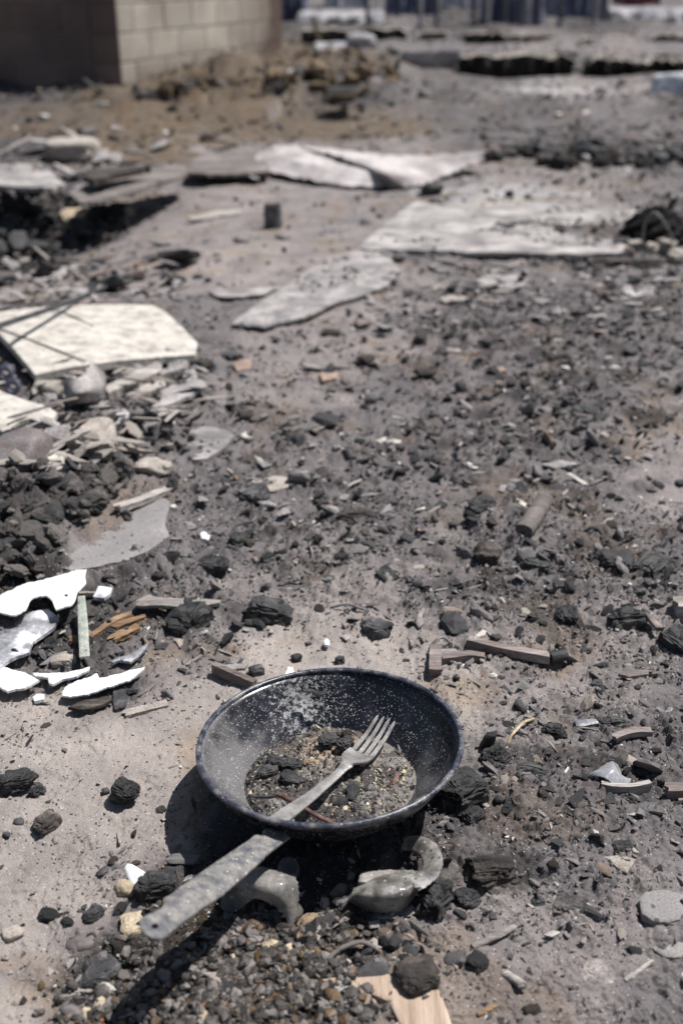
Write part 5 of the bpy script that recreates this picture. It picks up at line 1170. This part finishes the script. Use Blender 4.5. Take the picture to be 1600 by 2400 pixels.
for i, (u_, v_, s, lb, mt, kd) in enumerate([
    (632, 1435, .050, 'largest ridged black lump behind the pan, left of middle', 'char', 'char'), (1140, 1300, .046, 'dusty brown clod casting a black shadow, right of middle', 'charbrown', 'clod'),
    (1258, 1330, .036, 'glossy black lump right of the dusty clod', 'char', 'char'), (1520, 1330, .050, 'black lump group near the right edge, upper', 'char', 'char'),
    (1590, 1500, .040, 'black lump cut by the right edge behind the pan', 'char', 'char'), (880, 1475, .038, 'dark flat lump behind the pan on the sand', 'chardust', 'clod'),
    (560, 1270, .034, 'squared black lump left of the middle', 'char', 'char'), (500, 1330, .040, 'black lump behind the white speckled slivers', 'char', 'char'),
    (440, 1450, .055, 'big black heap lump under the curved pale strip', 'char', 'clod'), (905, 1350, .030, 'black lump in the centre of the picture', 'char', 'char'),
    (1125, 1185, .042, 'black lump in the middle distance, right of centre', 'char', 'clod'), (690, 1035, .045, 'long flat black piece in the middle distance', 'char', 'char'),
    (830, 1215, .045, 'grey squared charred piece in the middle of the debris', 'charbrown', 'char'), (600, 1160, .045, 'black edged lump under a pale flake, middle distance', 'chardust', 'char'),
    (1380, 965, .040, 'black lump beside the pale ash patch at the right', 'char', 'clod'), (200, 1180, .045, 'black lump next to the floor slab at the left', 'char', 'char'),
    (300, 1060, .030, 'dark lump between the pale stones at the left', 'char', 'clod'), (1470, 1450, .040, 'black lump with a flake leaning on it at the right', 'char', 'char'),
    (1330, 1440, .034, 'curled black lump at the right behind the long strip', 'char', 'char'), (1440, 1320, .045, 'wide dark lump at the right', 'char', 'clod')]):
    chunk('charcoal_chunk', lb, 'charcoal', u_, v_, (s, s * .72, s * .55), mt, i * 1.3, (.1, .1), kd, 4, 500 + i, .15, .55, rough=1.2)
sweep('charred_branch', 'grey round stub lying diagonally at the right of the middle', 'branch', KY((590, 905, .018), (650, 820, .018), (720, 710, .012)), .026, .022, 'plank', n=12, sides=12, jit=.03)
sweep('wire', 'thin grey wire on the ground in the middle', 'wire', KX((720, 1368, .004), (820, 1350, .008), (900, 1375, .008), (990, 1405, .003)), .0032, .0032, 'wire', n=20, sides=6)
sweep('wire', 'thin pale wire in the debris at the right', 'wire', KY((1000, 345, .006), (1080, 300, .012), (1170, 272, .008)), .004, .004, 'wire', n=14, sides=6)
sweep('wire', 'thin looped wire by the short upright brown bar', 'wire', KM((235, 275, .005), (270, 225, .014), (310, 212, .014), (348, 240, .005)), .003, .003, 'wire', n=18, sides=6)
for i, (pp, lb) in enumerate([([(1310, 1075), (1360, 1085), (1300, 1095), (1270, 1086)], 'pale flake in the middle of the debris field'), ([(590, 1130), (640, 1112), (700, 1118), (690, 1135), (640, 1150), (600, 1145)], 'sand-coloured flat flake, middle left debris'),
        ([(880, 1030), (900, 1022), (940, 1030), (935, 1036), (890, 1036)], 'cream sliver in the middle distance'), ([(996, 1350), (1012, 1350), (1014, 1385), (998, 1383)], 'small upright brown slat in the centre right'),
        ([(560, 1018), (575, 1008), (595, 1015), (585, 1028)], 'cream pebble-like chip in the left middle'), ([(1210, 1165), (1235, 1176), (1230, 1186), (1208, 1176)], 'small cream splinter near the round stub'),
        ([(1030, 695), (1060, 690), (1100, 695), (1098, 705), (1040, 706)], 'tan flake in the far middle right'), ([(830, 745), (860, 740), (870, 752), (840, 760)], 'brown flake in the far centre'),
        ([(700, 848), (735, 852), (760, 862), (720, 858)], 'grey-pink sliver in the middle distance')]):
    plate('flat_flake', lb, 'flake', pp, .012, .006, ['pale', 'stone', 'tile', 'brownwood', 'tile', 'tile', 'stone', 'brownwood', 'pale'][i], step=5, seed=110 + i)

# ------------------------------------------------------------------ wet gravel bed at the bottom
def gravel():
    poly = [(225, 2350), (270, 2290), (350, 2250), (430, 2200), (520, 2150), (640, 2150), (700, 2190), (770, 2260), (745, 2330), (800, 2400), (820, 2560), (60, 2560), (120, 2400)]
    P = np.array([ray(*q)[:2] for q in poly]); n = 12500
    x = rng.uniform(P[:, 0].min() - .03, P[:, 0].max() + .03, n); y = rng.uniform(P[:, 1].min(), P[:, 1].max() + .03, n)
    xx = x + (fbm(x, y, .05, 4, 2) - .5) * .08 + rng.normal(size=n) * .013; yy = y + (fbm(x, y, .05, 4, 6) - .5) * .08 + rng.normal(size=n) * .010; ok = inpoly(xx, yy, [tuple(q) for q in P]) & (rng.random(n) < .45 + .7 * sstep(.36, .58, fbm(x, y, .03, 3, 8)))
    x, y = x[ok], y[ok]; n = len(x); s = .0028 * np.clip(rng.lognormal(.05, .5, n), .4, 2.3)
    z = ground(x, y) + rng.random(n) * .0022 + s * .2
    g = rng.random((n, 1)); c = np.array([.024, .021, .019]) + g ** 1.9 * np.array([.16, .145, .132]); k = rng.random(n)
    c = np.where((k < .12)[:, None], np.array([.10, .066, .038]) * (.7 + .7 * g), c); c = np.where((k > .975)[:, None], np.array([.42, .35, .25]), c); c = np.where(((k > .972) & (k < .975))[:, None], np.array([.30, .13, .06]), c)
    V, F, C_ = joined(PEB + PROTO[:4], rng.integers(0, 12, n), np.stack([x, y, z], 1), s, rots(n, .5), c)
    o = link(mesh_np('dark_gravel', V, F, M['pebble'], C_), 'dark_gravel', recenter=False); tag(o, 'dark brown wet-looking gravel under the handle shadow', 'gravel', kind='stuff'); print('gravel', n)
gravel()

# ------------------------------------------------------------------ countable lumps, splinters and shards of the debris field
def field(name, cat, label, group, protos, mats, count, smin, smax, sd, tilt, power):
    r = random.Random(sd); done = 0; tries = 0
    cx, cy = PANX, PANY
    while done < count and tries < count * 60:
        tries += 1
        u_ = r.uniform(-30, 1630); v_ = r.uniform(640, 2400); p = ray(u_, v_)
        D, _ = cover(np.array([p[0]]), np.array([p[1]]))
        if r.random() > float(D[0]) ** power or float(D[0]) < .2: continue
        if math.hypot(p[0] - cx, p[1] - cy) < .115 or (330 < u_ < 720 and 1960 < v_ < 2300): continue
        if u_ < 470 and 690 < v_ < 860: continue
        if v_ > 1930 and u_ > 1000 and r.random() < .8: continue
        if v_ > 1700 and u_ > 1000 and r.random() < .3: continue
        far = p[1]; s = r.uniform(smin, smax) * (1 + .55 * max(0, far - .8)) * (1 if v_ > 1250 else 1.0)
        me = protos[r.randrange(len(protos))]
        o = bpy.data.objects.new(name, me); COL.objects.link(o)
        o.location = (p[0], p[1], gz(p[0], p[1]) + s * .10); o.rotation_euler = (r.gauss(0, tilt), r.gauss(0, tilt), r.uniform(0, 6.28)); k = s
        o.scale = (k, k * r.uniform(.8, 1.15), k * r.uniform(.75, 1.1)); tag(o, label, cat, group); done += 1
cp = []
for i in range(14):
    V, F = lump(3, (1, random.uniform(.55, .9), random.uniform(.4, .65)), 700 + i, 'char' if i % 3 else 'clod', .55, 1.4)
    cp.append(mesh_np('lump', V, F, M[['char', 'chardust', 'char', 'chardust', 'charbrown'][i % 5]]))
field('charcoal_lump', 'charcoal', 'rough black lump among the loose burnt debris', 'loose charcoal lumps of the debris field', cp, None, 290, .008, .017, 11, .4, 1.5)
sp = []
for i in range(8):
    V, F = hull(12, 800 + i, (1.0, .16, .10), .15); sp.append(mesh_np('sliver', V * .8, F, M[['greywood', 'brownwood', 'char', 'char', 'chardust'][i % 5]]))
field('wood_sliver', 'splinter', 'thin burnt sliver lying in the debris', 'burnt slivers of the debris field', sp, None, 200, .010, .022, 12, .15, 1.0)
fl = []
for i in range(10):
    V, F = hull(11, 820 + i, (1.0, .7, .12), .3); fl.append(mesh_np('flake', V * .5, F, M[['pale', 'stone', 'chardust', 'stone', 'chardust', 'chardust'][i % 6]]))
field('ash_flake', 'flake', 'small flat flake lying in the debris', 'flat flakes of the debris field', fl, None, 260, .008, .020, 13, .25, 1.0)
def pile(name, cat, label, group, protos, count, us, vs, smin, smax, zmax, sd, tilt, poly=None):
    r = random.Random(sd); done = 0
    while done < count:
        u_ = r.uniform(*us); v_ = r.uniform(*vs)
        if poly is not None and not inpoly(np.array([u_]), np.array([v_]), poly)[0]: continue
        z_ = r.random() * zmax; p = W(u_, v_, z_)
        o = bpy.data.objects.new(name, protos[r.randrange(len(protos))]); COL.objects.link(o)
        s_ = smin + (smax - smin) * r.random() ** 1.6
        o.location = (p.x, p.y, gz(p.x, p.y) + z_ + s_ * .08); o.rotation_euler = (r.gauss(0, tilt), r.gauss(0, tilt), r.gauss(.3, .8)); o.scale = (s_, s_ * r.uniform(.7, 1.1), s_ * r.uniform(.8, 1.2)); tag(o, label, cat, group); done += 1
def slabmesh(seed, dims, mat):
    V, F = lump(3, dims, seed, 'stone', .35, 5.0); V, F = V / max(dims) , F; return mesh_np('shard', V, F, M[mat])
def splint(seed, ex, mat):
    V, F = hull(15, seed, ex, .12); return mesh_np('shard', V * .5, F, M[mat])
SPL = [splint(1100 + i, e, m) for i, (e, m) in enumerate([((1, .22, .09), 'greywood'), ((1, .32, .08), 'pale'), ((1, .16, .1), 'brownwood'), ((1, .45, .1), 'pale'), ((1, .28, .07), 'greywood'), ((1, .2, .08), 'stone'), ((1, .6, .1), 'ashboard'), ((1, .18, .09), 'plank'), ((1, .35, .12), 'stone')])]
SHD = [slabmesh(950 + i, d, m) for i, (d, m) in enumerate([((1, .6, .16), 'ashboard'), ((1, .35, .14), 'greywood'), ((1, .7, .12), 'stone'), ((1, .25, .14), 'greywood'), ((1, .5, .2), 'plank'), ((1, .8, .25), 'chardust'), ((1, .2, .12), 'brownwood'), ((1, .45, .12), 'pale'), ((1, .7, .3), 'charbrown')])]
pile('broken_shard', 'shard', 'broken shard or splinter heaped below the cream tile', 'shards heaped below the cream tile', SPL, 120, (-20, 500), (850, 1120), .03, .10, .022, 61, .22, [(-20, 880), (120, 870), (420, 840), (520, 900), (480, 980), (300, 1080), (120, 1130), (-20, 1120)])
pile('broken_shard', 'shard', 'broken shard or splinter in the litter behind the cream tile', 'litter behind the cream tile', SPL + SHD[4:7], 90, (-20, 420), (600, 712), .03, .10, .02, 62, .25)
pile('rubble_stone', 'stone', 'dark stone in the rubble hollow at the far left', 'stones in the left hollow', cp + SHD[4:6], 90, (-20, 300), (430, 620), .03, .09, .02, 63, .5, [(-20, 440), (150, 440), (300, 480), (260, 560), (120, 610), (-20, 620)])
M['moundclod'] = surf('earthy clod', [(.32, (.07, .052, .034)), (.5, (.17, .128, .085)), (.68, (.30, .235, .16))], 14, .95, .9, 60, .1, rand=.45, bdist=.006)
HP = [mesh_np('lump', *lump(3, (1, .6 + .05 * i, .4 + .04 * (i % 4)), 1010 + i, 'clod', .55, 1.7), M['heap' if i % 4 else 'chardust']) for i in range(9)]
MC = [mesh_np('lump', *lump(3, (1, .6 + .05 * i, .35 + .04 * (i % 4)), 1030 + i, 'clod', .5, 1.7), M['moundclod' if i % 5 else 'charbrown']) for i in range(8)]
pile('burnt_clod', 'clod', 'dark burnt clod in the rubble heap left of the floor slab', 'clods left of the floor slab', HP, 230, (-20, 420), (1100, 1340), .006, .034, .014, 64, .6, [(-20, 1120), (260, 1090), (330, 1100), (160, 1260), (40, 1350), (-20, 1360)])
pile('earth_clod', 'clod', 'dark or earthy clod on the low mound by the wall', 'clods of the far mound', MC, 170, (330, 960), (120, 260), .04, .15, .0, 65, .6, [(300, 240), (420, 190), (640, 120), (860, 110), (960, 190), (800, 250), (500, 262)])
pile('burnt_board', 'board', 'burnt board end in the dark litter left of the buckled sheet', 'board ends left of the buckled sheet', SPL, 50, (-20, 600), (330, 420), .06, .20, .03, 66, .2)
pile('pale_flake', 'flake', 'pale flake in the ashy field at the upper right', 'pale flakes of the upper right', [SPL[1], SPL[3], SPL[6], SPL[8]], 110, (850, 1640), (600, 780), .02, .07, .004, 67, .08)
pile('burnt_flake', 'flake', 'long burnt flake lying flat in the middle of the ground', 'flat burnt flakes of the middle', SPL + SHD[5:6] + SHD[8:9], 150, (400, 1640), (780, 1250), .014, .040, .006, 68, .15)
def dust_on(name, label, pts, z, n, smin, smax):
    P = np.array([ray(a, b, z)[:2] for a, b in pts]); x = rng.uniform(P[:, 0].min(), P[:, 0].max(), n); y = rng.uniform(P[:, 1].min(), P[:, 1].max(), n)
    ok = inpoly(x, y, [tuple(q) for q in P]) & (fbm(x, y, .12, 3, 2) + .12 * (x - P[:, 0].min()) / (np.ptp(P[:, 0])) > .50); x, y = x[ok], y[ok]; n = len(x)
    s = smin + (smax - smin) * rng.random(n) ** 3; zz = big(x, y) + z + s * .2
    V, F, C_ = joined(PROTO, rng.integers(0, len(PROTO), n), np.stack([x, y, zz], 1), s, rots(n, .4), palette(n, np.tile([.26, .245, .235], (n, 1)), .5))
    tag(link(mesh_np(name, V, F, M['chip'], C_), name, recenter=False), label, 'debris', kind='stuff')
dust_on('board_debris', 'char bits strewn on the large pale fallen board', K4((160, 530), (340, 345), (600, 380), (1420, 390), (1280, 560), (870, 560), (500, 550)), .018, 1500, .002, .012)
dust_on('board_debris', 'char bits strewn on the low ragged board', [(570, 745), (650, 690), (765, 615), (880, 655), (800, 705), (640, 755)], .008, 500, .0015, .008)
